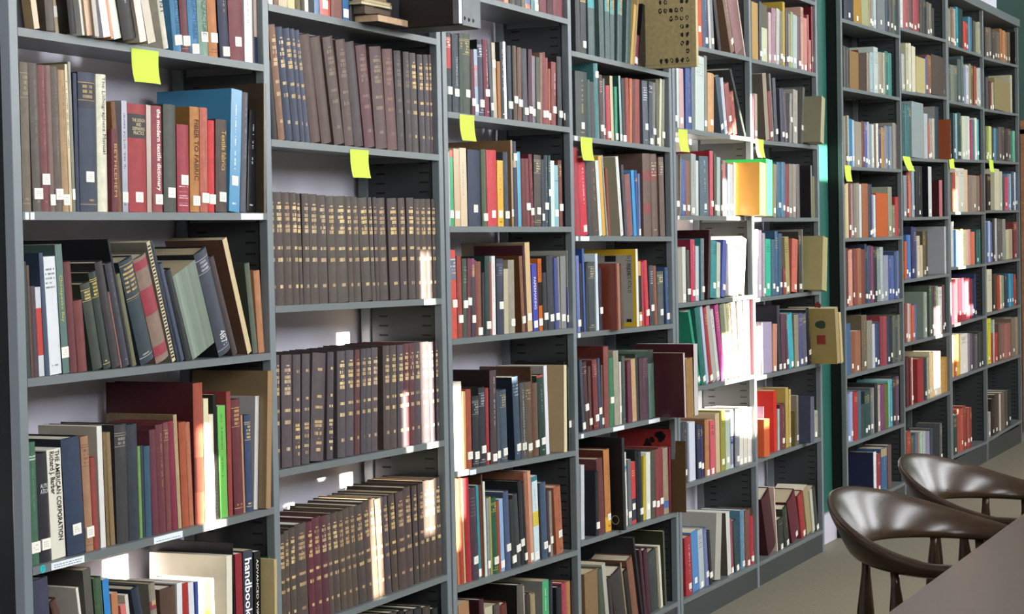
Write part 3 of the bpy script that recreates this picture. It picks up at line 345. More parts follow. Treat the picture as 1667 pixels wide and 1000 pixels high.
5E|4.032 1080 550|602,620,-70,e8c070 l606 p;622,640,-76,ecd0a0 l622 p;646,714,-96,b8a8c8 l642 p n;719,746,-90,d89070 l720 p w230;756,772,-210,34303c l742 w220 n d180;776,804,-150,5a3040 l770 w190;808,820,-150,5a3040 l795 w160;826,858,-156,34a8b8 l808 w190;863,890,-150,8c8468 l858 w180;894,915,-160,4c4c80 l888 w160;918,946,-155,5a5c70 l905 w150;951,972,-190,22242c l946 w100 c2a2624 d170;1142,1162,-195,b0986a l1118 n Ticon ca08848 a d215 p;1168,1212,-160,d8bc80 l1130 p n a d160
5F|4.032 1080 550|632,655,460,d8a8c8 l630 p;662,724,540,e8602c l660 p s-10;728,748,350,e8301c l720 p cd82a1c;752,764,470,a8c4c0 l750 p;766,800,440,6a2a34 l762;806,824,330,c8a850 l800 p;828,838,340,e8c070 l828 p;864,872,480,5c5430 l860 p n c5c5430 a d190;876,890,380,8c8474 l872 p;966,990,390,54586c l965 n c44485c a d190;992,1012,480,a8a890 l992 p w640;1016,1030,480,b0b098 l1015 p
5G|4.464 1080 740|762,824,300,4a1820 l705 n;826,833,240,e0c0b0 l800 p n;836,876,470,2c3428 l834 w690;884,916,395,2f3828 l850 w680;936,1000,318,641e2a l890 w670 n;1004,1038,290,a83030 l972 w620;1046,1080,250,a89868 l1012 p;1086,1104,260,c8c8b0 l1062 p;1108,1128,240,3a3c38 l1075 n w545
7A|4.546 1350 0|108,178,-150,1f2438;180,238,-150,b88830 p;240,290,-140,b0b080 p;292,315,-140,8a7850;318,350,-120,9aa8a8+c0c8c8 p;355,415,-120,84888a p;418,445,-120,28384a;448,520,-140,4a4434+3c5448+2a3028
7B|4.546 1350 0|108,130,340,3a3c34;132,154,350,2c2824;156,210,350,8a4030 c;150,278,372,9a7440 p n;280,300,390,8a7868;302,326,385,a8c4c8 p;330,362,345,c8d4cc p;364,412,375,9a9078+8a8468+a89c80;414,464,375,1f6c60+2a7c70
7C|4.546 1350 180|110,150,30,8a8870+585444+a8a488;152,192,55,2c80b8+b8ccd8 p;194,240,80,a89c88 p;242,262,80,6a3428;264,300,75,4858a0+a8a4b0;302,334,90,88a0a8+e0e4dc p;336,362,90,6a5438+e0d8c8;364,384,120,3a4060;386,406,125,b07c38;410,470,105,7c8088+4c6480+788898;472,494,90,9a9488 p;496,530,95,4a3a34+8a7c70
7D|4.546 1350 180|120,146,535,d0b880+e0cc98 p;148,182,530,7a3428+a0807c;184,204,540,908878 p;206,242,530,a0988a+dcdcd4 p;246,290,540,a05c30;292,318,545,30384c;320,346,620,8898b8+e0e4e8 p;350,436,610,d0602c p n;438,466,565,9aa088 p;468,488,700,8a8468 p;490,515,640,b02c30;517,540,720,3f8c78
7E|4.546 1350 360|124,142,200,5a2c28;144,176,205,c88068+d89078;178,186,205,6a3028;188,270,200,8a4030+a0603c+7a3828 ;272,300,170,28344c+384868;302,330,175,5a2c48+803c60;332,356,190,1c2024;358,402,190,7c8c88+a0acaa;404,438,255,98a0b0 p;440,484,250,38508c+4a60a0;486,520,220,3c4c70+586c98
7F|4.546 1350 360|128,160,760,34608c;164,240,820,8c5844+a8684c p;242,280,700,6a5c44;282,320,740,8a8474;322,380,755,c8ccd4+38507c+304468 p;382,430,700,8c3038+a03c44;432,470,705,28344c+1f2838;472,530,700,5c6044+384a58+6c6c54;532,550,740,3c4450
7G|4.546 1350 540|138,178,455,7888b0+90a4c8;180,212,455,b02830;214,238,440,486070;240,262,540,304444;264,304,440,28423e+284c48;306,336,420,5c6064+8a8c88;340,360,385,28282c;362,380,400,b8a898 p;382,408,400,80386c;410,440,390,5c6424;442,470,355,70c0c8+54b0bc p;474,522,335,282c34+5a3c50
7H|4.546 1350 540|330,350,895,e0e0e0 c22284c;352,382,910,9c2c3c;386,430,870,34608c ba89868/870/930;436,462,845,6a4c48
8A|4.546 1350 0|524,545,-100,e0e4dc p;546,584,-100,a85050;588,620,-100,6a4038+5a3834;622,670,-60,a84048+8a3038;674,716,-20,3c3c34+282c28;722,760,10,5a5448+74705c;764,776,60,2c2c2c
8B|4.546 1350 0|536,556,395,a8a8a0 v;572,612,305,c8c4a0+dcd8c0 p;614,640,340,e0d8b8 p;644,712,415,c8b878 p n;714,724,420,4a4c90;726,756,405,8a5834;758,850,400,4c4034 n;852,868,460,b03038
8C|4.546 1350 180|545,610,-60,1f4c50+2a6c70+345a58;612,700,-70,98a8a8 p n;702,730,20,b8c4c4 p;734,744,95,b8583c;746,780,50,a09888+b0ac9c;784,812,-30,24303c c989c98;900,918,65,a04c28 p s-20
8D|4.546 1350 180|552,574,480,8898a0 p;578,608,440,7a2420+c86848;612,632,410,8a9ca8;640,690,410,1c2024;735,760,415,d8dcd8 p c1c1e20;815,838,515,b86868 c481418
8E|4.546 1350 360|560,576,150,d86030 p;578,610,100,3c70b8+5080c8 p;612,650,40,24284c+383c74;652,672,110,d0c8b0 p;674,692,180,c8b088;694,735,75,5c5034+403820;855,880,40,c8c8c8 cb0b0b4 p
8F|4.546 1350 360|564,612,610,88483c+c8a8a0+b87060;614,650,620,c85838+4868a0;700,728,525,889888+a8b0a0 p;745,772,475,4c5c4c+384438;776,806,480,6c3c48+90b080;808,836,490,d8d4c8;838,862,470,6a3844+3c4440
8G|4.546 1350 540|572,592,190,5a2428;600,622,190,7a2424+d0b8a8;655,700,205,a02c2c;702,722,200,283848;724,742,190,a0946c;744,752,150,d8c8a0;755,775,150,f0c080+e8b070;777,830,150,f0e4cc+ece0c0 p;832,890,190,c08c3c+b07c34
8H|4.546 1350 540|575,606,745,a03c28;610,640,765,5a5040+38504c;642,662,750,3c7090+b04040;668,690,745,88a090+a8b8a8;692,716,745,b0c0b8 p;718,745,745,8c84a0;748,780,715,3a4450+28303c;820,836,680,5c5c5c
9A|4.546 1350 0|880,896,60,989878 p;898,938,50,6a4c3c+8a6c5c+a8a080;940,956,50,38a0b8 p;960,990,60,1c3430;995,1030,150,c83c2c+a83028;1032,1060,120,4888a0+38607c;1070,1100,150,4c4c3c+888c6c;1102,1144,160,989c7c+b0b494+68705c
9B|4.546 1350 0|882,950,465,545c4c+788070+606858;952,975,430,3c4c48+586860;980,994,415,4c6460;1012,1035,480,c8ccdc p;1037,1068,470,8a8058+6c5c38;1072,1090,490,a04838;1092,1104,505,b0b088;1106,1122,500,b8c0cc p
9C|4.546 1350 180|920,948,10,2c4c54+8ab0b8;950,980,5,28403c+24484c;985,1010,40,d8e0c0 p;1012,1044,35,c8d8c8+dce0d8 p;1046,1058,75,b02c4c;1060,1078,70,4c7480;1080,1112,50,d8d8c0+4cb0b8
9D|4.546 1350 180|895,910,470,5c4840;912,935,460,b04830;938,1030,420,f0e4cc+d8dccc+e8c8a0 p;1032,1120,475,8a7464+94806c+7c6858;1122,1145,475,6a3c34
9E|4.546 1350 360|898,922,5,d8dcd8 p;924,944,65,3870a8;946,972,65,b8b880+8c9060;974,1012,60,ecd870+f0e8a0 p;1014,1050,60,f0c8b8+e89888 p;1052,1078,80,e0704c;1090,1120,60,305c58+28685c
9F|4.546 1350 360|898,985,425,c83040+d04850+b82c3c p;987,1044,420,c03c4c+d85460;1050,1072,420,8a2030+24304c;1074,1086,395,28305c
9G|4.546 1350 540|908,924,30,e8c070 p;926,942,30,d04828;944,970,25,f0b840 p;972,1026,25,f4ece0 p;1030,1062,10,8c7c84+5c5460;1064,1100,20,443c48+5c585c;1104,1145,0,3c403c+2c302c
9H|4.546 1350 540|915,948,620,28403c;952,1018,570,a84434+b85040+98382c;1020,1056,565,a04438+8c3830
aA|4.546 1350 0|1158,1262,190,5c5048+6a6054+483c34+544a40+6c6258;1264,1340,210,a06838+b87c4c+8c6c50+6c5840;1384,1402,240,24241f v kc0c0b0 c14100e
aB|4.546 1350 0|1160,1180,570,4a4c4c;1186,1200,600,6c2c24;1202,1216,610,a8a088;1222,1340,575,a08c5c c p n;1342,1355,555,c8c0a0 p n
aC|4.546 1350 180|1160,1180,115,6c7444+909c54;1182,1202,115,d8e070 p;1206,1250,125,304450+5088a0+3c5460;1252,1300,115,5c5450+4c4440;1302,1344,130,3c3434+544848;1358,1376,150,5cb090 bb8d840/60/90
aD|4.546 1350 180|1166,1195,470,28201c;1225,1260,430,d8d4b0 p n;1262,1282,450,c8ccb0 p;1284,1298,490,30544c;1300,1322,490,e8386c p;1324,1350,460,6888a0+a8c0c0;1352,1400,450,3c5068+b0c4c8+304878
aE|4.546 1350 360|1165,1208,0,485c90+a8b8d0+506090;1212,1262,-20,3c3834+b0b4b4+545048;1264,1310,-15,5c5c54+888c84;1312,1360,60,c8c498+b4a888 p;1366,1412,0,7c3434+8c4444
aF|4.546 1350 360|1170,1205,360,d8d4b4 p;1212,1242,390,302820+4c4034;1244,1264,400,b03c24;1266,1298,400,c8bc8c+888c70;1300,1332,390,1f3848+284858;1334,1364,385,30a0c8+2880a0;1366,1382,395,a83830;1384,1404,430,403c34
aG|4.546 1350 360|1172,1198,725,d8d830 p;1200,1250,830,b02420+c02c24;1204,1228,735,b0c4bc p;1254,1294,760,6c5444+8a5c54;1296,1344,755,a8685c+9c5c50;1350,1420,720,7c6c58+948468
aH|4.546 1350 540|1180,1196,600,a8a8a0 p;1200,1222,500,2c201c;1224,1248,470,483c34;1250,1272,460,5c5048+c8c4b4;1274,1300,455,705c4c;1302,1322,440,484c44;1326,1344,435,282c2c
'''
LONG = {'point': ("'S POINT", '2a2622', 0.42, 0.86, 0.15, 0.8), 'mfa': ('MANUFACTURERS', '1d4c70', 0.20, 0.72, 0.3, 0.7), 'mfb': ('MANUFACTURERS', '1d4c70', 0.17, 0.72, 0.3, 0.7), 'mfc': ('MANUFACTURE', '35584a', 0.22, 0.70, 0.3, 0.7),
 'lith': ('The Lithographers Manual', '3a3a3a', 0.42, 0.98, 0.30, 0.72), 'beth': ('BETHLEHEM', 'c9a060', 0.18, 0.82, 0.25, 0.75),
 'mtd': ('the modern textile dictionary', 'f0e8e0', 0.2, 0.97, 0.2, 0.72), 'fiber': ('FIBER TO FABRIC', '4a2a14', 0.30, 0.88, 0.28, 0.72),
 'text': ('Textile fabrics', 'c8a85c', 0.45, 0.88, 0.35, 0.75), 'ches': ('Chesapeake Bay', 'b8b840', 0.40, 0.76, 0.25, 0.70),
 'corp': ('THE AMERICAN CORPORATION\nRichard J. Barber', '1c1a18', 0.16, 0.985, 0.10, 0.86), 'hand': ('handbook', 'f4f4f0', 0.42, 0.93, 0.15, 0.85),
 'adv': ('ADVANCED WIRING', 'f0f0ec', 0.30, 0.93, 0.30, 0.62), 'paper': ('PAPERMAKING', 'e8e8f4', 0.32, 0.80, 0.30, 0.72), 'tech': ('TECHNOLOGY', 'a8b0b4', 0.34, 0.72, 0.30, 0.62),
 'alma': ('THE AMERICAN ALMANAC', 'a0a09c', 0.05, 0.92, 0.30, 0.65)}
CREAM = hl('d9cdb0')
def hb(h):                                # book colours: a touch softer than the label charts
    r, g, b = hx(h); m = 0.3*r+0.59*g+0.11*b
    return tuple(lin(max(0.0, (m+(c-m)*0.88)*0.94)) for c in (r, g, b))
def mix(a, b, t): return tuple(x+(y-x)*t for x, y in zip(a, b))
def lum(c): return 0.3*c[0]+0.59*c[1]+0.11*c[2]
V_ROWS = [(.910, .897, .5), (.879, .849, 1), (.838, .830, .3), (.816, .788, 1), (.778, .747, 1), (.729, .720, .3), (.712, .685, 1), (.677, .644, 1), (.520, .493, .8), (.418, .384, .7), (.178, .148, .6)]
W_ROWS = [(.86, .835, .5), (.61, .585, .6), (.51, .485, .7), (.375, .350, .8), (.34, .315, .8), (.30, .295, .3), (.27, .24, .8), (.21, .205, .3), (.18, .155, .8), (.12, .09, .6)]
US = [0, .10, .20, .31, .42, .53, .64, .75, .86, 1.0]
class Book: pass
def spine_cells(b, rng):
    """rows (z fractions) and a colour for every cell of the spine"""
    base = b.col; cuts = {0.0, 1.0}; feats = []
    def row(z0, z1, fn): 
        z0, z1 = max(0.0, min(z0, z1)), min(1.0, max(z0, z1))
        if z1-z0 < 1e-4: return
        cuts.add(round(z0, 4)); cuts.add(round(z1, 4)); feats.append((z0, z1, fn))
    for c, z0, z1 in b.bands: row(z0, z1, lambda i, c=c: c)
    def text_fn(c, lo, hi, fill):
        on = [lo <= i <= hi and rng.random() < fill for i in range(9)]
        tt = [rng.uniform(0.45, 1.0) for _ in range(9)]
        return lambda i: mix(base, c, tt[i]) if on[i] else None
    ink = b.ink; H = b.h
    if b.deco == 'V' or b.deco == 'F' or b.deco == 'W':
        gold = hl(rng.choice(['d8b878', 'c9a875', 'e0c48c', 'b89870', 'cbb088']))
        if b.deco == 'F': gold = mix(base, gold, 0.22)
        lo, hi = (2, 6) if b.w > 0.02 else (1, 7)
        for z1, z0, wd in (W_ROWS if b.deco == 'W' else V_ROWS):
            k = lo if wd > 0.6 else lo+1
            if wd < 0.4: row(z0, z1, text_fn(gold, 4, 4, 1.0)); continue
            row(z0, z1, text_fn(gold, k, 8-k+0, 0.94))
    elif b.deco == 'g':
        z = 0.93; 
        for _ in range(rng.randint(1, 2)): row(z-0.006, z, lambda i: ink); z -= 0.02
        for _ in range(rng.randint(2, 4)): row(z-0.022, z, text_fn(ink, 2, 6, 0.85)); z -= 0.036
        row(z-0.005, z, lambda i: ink)
        if rng.random() < .6: row(0.05, 0.056, lambda i: ink); row(0.075, 0.09, text_fn(ink, 2, 6, 0.7))
    elif b.deco == 'h':
        z = 0.90
        for _ in range(rng.randint(4, 7)): row(z-0.016, z, text_fn(ink, 1, 7, 0.8)); z -= 0.038
        if rng.random() < .5: row(0.07, 0.085, text_fn(ink, 2, 6, 0.7))
    elif b.deco == 'v':
        z = rng.uniform(0.86, 0.93); end = rng.uniform(0.35, 0.5); step = 0.0032/H
        while z > end:
            if rng.random() < 0.86: row(z-step*0.7, z, text_fn(ink, *b.vcol, 0.8))
            else: z -= step*0.8
            z -= step
        if rng.random() < .5: row(0.06, 0.075, text_fn(ink, 3, 5, 0.9))
    elif b.deco == 'comb':
        z = 0.03
        while z < 0.97: row(z, z+0.012, lambda i: hl('151515') if 1 <= i <= 7 else None); z += 0.028
    if b.special == 'box':
        row(0.62, 0.622, lambda i: ink)
        z = 0.93
        for _ in range(6): row(z-0.02, z, text_fn(hl('c8a860'), 1, 7, 0.85)); z -= 0.042
        row(0.64, 0.645, lambda i: hl('c8a860')); row(0.955, 0.96, lambda i: hl('c8a860')); row(0.06, 0.065, lambda i: hl('c0c0b8')); row(0.08, 0.095, text_fn(hl('a0a09a'), 2, 6, .8))
    if b.special == 'lines':
        for z in (.07, .10, .155, .18, .23, .285): row(z, z+0.012 if z not in (.10, .23) else z+0.003, text_fn(hl('e0c0c0'), 1, 7, 0.95))
    zs = sorted(cuts); cells = []
    for j in range(len(zs)-1):
        zc = (zs[j]+zs[j+1])/2
        act = [f for f in feats if f[0] <= zc <= f[1]]
        rowc = []
        for i in range(9):
            c = base
            for f in act:
                v = f[2](i)
                if v is not None: c = v
            rowc.append(c)
        cells.append(rowc)
    if b.leaves:
        st = [rng.uniform(0.55, 1.2) for _ in range(9)]
        cells = [[tuple(min(1, q*st[i]) for q in c) for i, c in enumerate(r)] for r in cells]
    return zs, cells
def book_geo(b, rng, simple=False):
    w, h, d = b.w, b.h, b.d
    tb = 0.0009 if b.paper else min(0.0026, w*0.22); bulge = 0.0004 if b.paper else min(0.005, w*0.16)
    zs, cells = spine_cells(b, rng)
    mb = MB(); us = US; 
    def yb(u): return -bulge*(1-(2*u-1)**2)
    if simple:
        us = [0, .2, .8, 1.0]; zs2 = [0]+[z for z in zs[1:-1]]+[1]
        if len(zs) > 14: 
            keep = list(range(0, len(zs)-1, 2))
        else: keep = range(len(zs)-1)
        ks = list(keep)
        for n_, j in enumerate(ks):
            za, zb = zs[j]*h, (zs[ks[n_+1]] if n_+1 < len(ks) else 1.0)*h
            for i, ci in ((0, 0), (1, 4), (2, 8)):
                mb.face([(us[i]*w, yb(us[i]), za), (us[i+1]*w, yb(us[i+1]), za), (us[i+1]*w, yb(us[i+1]), zb), (us[i]*w, yb(us[i]), zb)], cells[j][ci])
    else:
        for j in range(len(zs)-1):
            row = cells[j]; i = 0
            while i < 9:
                k = i
                if b.paper or bulge < 0.0008:
                    while k+1 < 9 and row[k+1] == row[i]: k += 1
                mb.face([(us[i]*w, yb(us[i]), zs[j]*h), (us[k+1]*w, yb(us[k+1]), zs[j]*h), (us[k+1]*w, yb(us[k+1]), zs[j+1]*h), (us[i]*w, yb(us[i]), zs[j+1]*h)], row[i])
                i = k+1
    cc = b.cover
    # head and tail caps of the spine, then the two boards
    for z, flip in ((0, 1), (h, 0)):
        pts = [(u*w, yb(u), z) for u in (0, .2, .42, .64, .86, 1.0)]+[(w, tb, z), (0, tb, z)]
        mb.face(pts[::-1] if flip else pts, b.col)
    mb.box(0, tb, 0.0, d, 0, h, cc); mb.box(w-tb, w, 0.0, d, 0, h, cc)
    mb.box(tb, w-tb, tb*0.8, tb, 0, h, cc, skip='lr')
    pg = MB(); o = 0.0005 if b.paper else 0.0032
    if w-2*tb > 0.001: pg.box(tb*1.02, w-tb*1.02, tb, d-o, o, h-o, b.page)
    lb = None
    if b.label is not None:
        lb = MB(); lw = min(w*0.96, 0.026); x0 = (w-lw)/2; z0 = b.label*h-0.0105; z1 = z0+0.021
        y = -bulge-0.0004; wc = hl('e6e3d6'); gc = hl('bdbab0')
        lb.box(x0, x0+lw, y, y+0.0004+bulge*0.6, z0, z1, wc)
        if not simple:
            for zz in (0.3, 0.5, 0.7):
                for q in range(3):
                    if rng.random() < .8: lb.face([(x0+lw*(0.2+q*0.2), y-0.0001, z0+zz*0.021-0.0012), (x0+lw*(0.34+q*0.2), y-0.0001, z0+zz*0.021-0.0012), (x0+lw*(0.34+q*0.2), y-0.0001, z0+zz*0.021+0.0012), (x0+lw*(0.2+q*0.2), y-0.0001, z0+zz*0.021+0.0012)], gc)
    return mb, pg, lb, bulge

def colour_name(h):
    r, g, b = hx(h); hh, l, s = colorsys.rgb_to_hls(r, g, b); hh *= 360; mx = max(r, g, b); mn = min(r, g, b); ch = mx-mn
    if ch < 0.07 or (mx < 0.2 and ch < 0.09):
        return 'black' if mx < 0.21 else 'dark grey' if mx < 0.40 else 'grey' if mx < 0.72 else 'white'
    if mx < 0.2: return 'black'
    if hh < 14 or hh >= 335:
        return 'pink' if (l > 0.68 and ch < 0.4) else 'red' if (mx > 0.62 and ch > 0.35) else 'dusty red' if mx > 0.58 else 'maroon' if ch > 0.18 else 'dark brown' if mx < 0.42 else 'grey brown'
    if hh < 42:
        if ch > 0.5 and mx > 0.7: return 'orange'
        return 'cream' if mx > 0.84 else 'tan' if mx > 0.62 else 'brown' if (ch > 0.13 and mx > 0.34) else 'dark brown' if mx < 0.42 else 'grey brown'
    if hh < 66:
        if ch > 0.45 and mx > 0.7: return 'yellow'
        return 'cream' if mx > 0.82 else 'beige' if mx > 0.62 else 'olive'
    if hh < 165:
        return 'pale green' if (mx > 0.7 and ch < 0.25) else 'bright green' if (mx > 0.6 and ch > 0.35) else 'grey green' if ch < 0.13 and mx > 0.4 else 'dark green' if mx < 0.42 else 'green'
    if hh < 200: return 'pale blue' if (mx > 0.75 and ch < 0.25) else 'dark teal' if mx < 0.40 else 'grey teal' if ch < 0.15 else 'teal'
    if hh < 262:
        return 'pale blue' if (mx > 0.75 and ch < 0.3) else 'bright blue' if (mx > 0.6 and ch > 0.35) else 'navy' if (mx < 0.40) else 'slate blue' if ch < 0.2 else 'blue'
    return 'purple' if mx < 0.75 else 'lilac'
ORD = 'zeroth first second third fourth fifth sixth seventh eighth ninth tenth eleventh twelfth thirteenth fourteenth fifteenth sixteenth seventeenth eighteenth nineteenth twentieth'.split()
def ordinal(n):
    if n <= 20: return ORD[n]
    return ('twenty-' if n < 30 else 'thirty-' if n < 40 else 'forty-')+ORD[n % 10] if n % 10 else {30: 'thirtieth', 40: 'fortieth'}[n]
BAYNAME = {'0': 'first bay', '1': 'second bay', '2': 'third bay', '3': 'fourth bay', '4': 'fifth bay', '5': 'sixth bay', '7': 'first bay past the pilaster', '8': 'second bay past the pilaster', '9': 'third bay past the pilaster', 'a': 'last bay'}

def parse_rows():
    rows = {}
    for line in ROWS.strip().split('\n'):
        head, body = line.split('|', 1); body = body
        parts = body.split('|')[0]
        nums, rest = parts.split('|')[0], None
        key = head
        hd, items = body.split('|', 1) if '|' in body else (None, None)
        if hd is None:
            # "k ox oy [yref]" and the books share the segment
            pass
        rows[key] = (hd, items)
    return rows
def read_books():
    out = {}
    for line in ROWS.strip().split('\n'):
        key, hd, items = line.split('|', 2)
        hn = [float(v) for v in hd.split()]; k, ox, oy = hn[:3]; yref = hn[3] if len(hn) > 3 else None
        fx = lambda v: v/k+ox
        fy = lambda v: v/k+oy
        rng = random.Random(sum(map(ord, key))*31)
        letter = key[1]; above = key[0]+chr(ord(letter)-1) if letter != 'A' else (key[0]+'Z')
        lst = []
        for it in items.split(';'):
            if not it.strip(): continue
            a = it.split(','); xl, xr, yt = float(a[0]), float(a[1]), float(a[2]); tk = a[3].split()
            cols = tk[0].split('+'); tk = tk[1:]
            o = dict(l=None, c=None, w=None, s=15.0, d=None, p=False, deco=None, k=None, sp=None, a=False, comb=False, leaves=False, bands=[])
            for t in tk:
                if t == 'comb': o['deco'] = 'comb'
                elif t == 'a': o['a'] = True
                elif t == 'leaves': o['leaves'] = True
                elif t == 'p': o['p'] = True
                elif t in ('g', 'v', 'n', 'h', 'V', 'F', 'W'): o['deco'] = t if o['deco'] != 'comb' else 'comb'
                elif t[0] in 'bBX' and '/' in t: c_, y0, y1 = t[1:].split('/'); o['bands'].append((c_, float(y0), float(y1)))
                elif t[0] == 'l': o['l'] = float(t[1:])
                elif t[0] == 'c' and len(t) > 1: o['c'] = t[1:]
                elif t[0] == 'w': o['w'] = float(t[1:])
                elif t[0] == 's': o['s'] = float(t[1:])
                elif t[0] == 'd': o['d'] = float(t[1:])
                elif t[0] == 'k': o['k'] = t[1:]
                elif t[0] == 'T': o['sp'] = t[1:]
            Y = o['s']/1000
            i0, i1 = bay_in(BAY[key[0]])
            zmid = shelf_z(key, (i0+i1)/2)
            lt = o['l'] if o['l'] is not None else xl
            Pt = px_on_plane(fx(lt), fy(yt), Y)
            if o['a'] and lst:                 # sticks out so far that it clears its neighbour
                tgt = lst[-1].X1+0.0015; lo, hi = -0.22, Y
                for _ in range(30):
                    m_ = (lo+hi)/2
                    if x_at(fx(xl), m_, zmid) < tgt: lo = m_
                    else: hi = m_
                Y = (lo+hi)/2; o['s'] = Y*1000; Pt = px_on_plane(fx(lt), fy(yt), Y)
            if yref is None:
                X0 = x_at(fx(xl), Y, zmid); X1 = x_at(fx(xr), Y, zmid)
                if o['l'] is None: Pt = px_on_plane(fx(xl)+(place_px((X0, Y, Pt.z))[0]-fx(xl)), fy(yt), Y); Pt.x = X0
            else:
                A = px_on_plane(fx(xl), fy(yref), Y); B = px_on_plane(fx(xr), fy(yref), Y)
                sl = (Pt.x-A.x)/max(0.02, (Pt.z-A.z)) if o['l'] is not None else 0.0
                X0 = A.x-sl*(A.z-zmid); X1 = X0+(B.x-A.x)
                if o['l'] is None: Pt.x = X0
            z0 = shelf_z(key, X0); h = Pt.z-z0; tan = (Pt.x-X0)/max(h, 0.05)
            if fy(yt) < -4:
                h = min(h, rng.uniform(0.205, 0.262) if o['d'] is None or o['d'] < 200 else 0.275)
            lim = (shelf_z(above, X0)-LIP-0.004-z0) if above in SH else 0.30
            if o['s'] > -12: h = min(h, lim)
            h = max(h, 0.07)
            n = len(cols); cuts = [0]+[(i+rng.uniform(-.15, .15))/n for i in range(1, n)]+[1]
            for i in range(n):
                b = Book(); b.key = key; b.hexcol = cols[i]; b.col = hb(cols[i]); b.cover = hb(o['c'] or cols[i]); b.X0 = X0+(X1-X0)*cuts[i]; b.X1 = X0+(X1-X0)*cuts[i+1]
                b.h = h*(1 if n == 1 else rng.uniform(0.965, 1.0)); b.tan = tan; b.Y = Y+(0 if n == 1 else rng.uniform(0, 0.004)); b.paper = o['p']
                b.z0 = z0; b.leaves = o['leaves']; b.special = o['sp']; b.h = min(b.h, lim) if o['s'] > -12 else b.h
                b.d = (o['d']/1000) if o['d'] else min(0.62*b.h+rng.uniform(-.012, .012), 0.185)
                b.d = min(b.d, 0.238-b.Y)
                b.deco = o['deco'] or rng.choice(['g', 'h', 'v', 'v', 'n']); 
                if b.special and b.special not in ('num',): b.deco = 'n'
                b.vcol = (4, 4) if X1-X0 > 0.02*n else (3, 5)
                b.ink = hl(o['k']) if o['k'] else (mix(b.col, hl('d8b870'), 0.6) if lum(b.col) < 0.22 else mix(b.col, hl('202020'), 0.6))
                b.page = hl(rng.choice(['cfc3a6', 'd9cfb8', 'c2b394', 'ded6c4', 'b7a888'])) if not (lum(b.col) > .5 and b.paper) else hl('e2ddd0')
                zf = lambda y: (px_on_plane(fx(xl), fy(y), Y).z-z0)/h
                b.bands = [(hb(c_), zf(y1), zf(y0)) for c_, y0, y1 in o['bands']]
                b.bandhex = [c_ for c_, _, _ in o['bands']]
                b.label = None
                if o['w'] is not None: b.label = min(0.9, max(0.06, zf(o['w'])))
                elif b.deco not in ('n', 'V', 'F', 'W', 'comb') and not b.special and key[0] in '45789a' and rng.random() < .75: b.label = rng.uniform(.08, .2)
                ph, pw = h*1.0, (X1-X0)/n
                c0 = place_px((b.X0, b.Y, b.z0)); c1 = place_px((b.X1, b.Y, b.z0+b.h)); c2 = place_px((b.X0, b.Y+b.d*0.35, b.z0+b.h))
                vis_h = max(0, min(1000, c0[1])-max(0, c1[1])); vis_w = max(0, min(1667, c1[0])-max(0, c0[0]))
                b.area = vis_h*vis_w
                if lst:
                    pv = lst[-1]
                    if pv.Y > b.Y+0.01: b.area += vis_h*abs(place_px((b.X0, pv.Y, b.z0))[0]-c0[0])
                    up = (b.h-pv.h)
                    if up > 0.01: b.area += up/b.h*vis_h*abs(place_px((b.X0, b.Y+b.d, b.z0))[0]-c0[0])*0.8
                lst.append(b)
        # settle neighbours against each other
        i0, i1 = bay_in(BAY[key[0]])
        lst.sort(key=lambda b: b.X0)
        e = 0.0004
        for b in lst:
            if b.X0 < i0+e: dx = i0+e-b.X0; b.X0 += dx; b.X1 = max(b.X1, b.X0+0.004)
        for p, q in zip(lst, lst[1:]):
            if q.X0 < p.X1+e:
                m = (p.X1+q.X0)/2; m = max(m, p.X0+0.0035)
                p.X1 = m-e/2; q.X0 = m+e/2; q.X1 = max(q.X1, q.X0+0.0035)
        lim = i1-e
        for b in reversed(lst):
            if b.X1 > lim: sh_ = b.X1-lim; b.X1 = lim; b.X0 = min(b.X0, lim-0.0035)
            lim = b.X0-e
        for sweep in range(8):
            for p, q in zip(lst, lst[1:]):
                hh = min(p.h, q.h); gap = (q.X0+q.tan*hh)-(p.X1+p.tan*hh)
                if gap < e:
                    dd = (e-gap)/hh
                    if sweep == 7: q.tan += dd
                    else: q.tan += dd/2; p.tan -= dd/2
        if lst:
            q = lst[-1]; q.tan = min(q.tan, max(0, (i1-q.X1)/q.h)) if q.Y > -0.01 else q.tan
            q = lst[0]; q.tan = max(q.tan, min(0, (i0-q.X0)/q.h)) if q.Y > -0.01 else q.tan
        out[key] = lst
    return out
BOOKS = read_books()

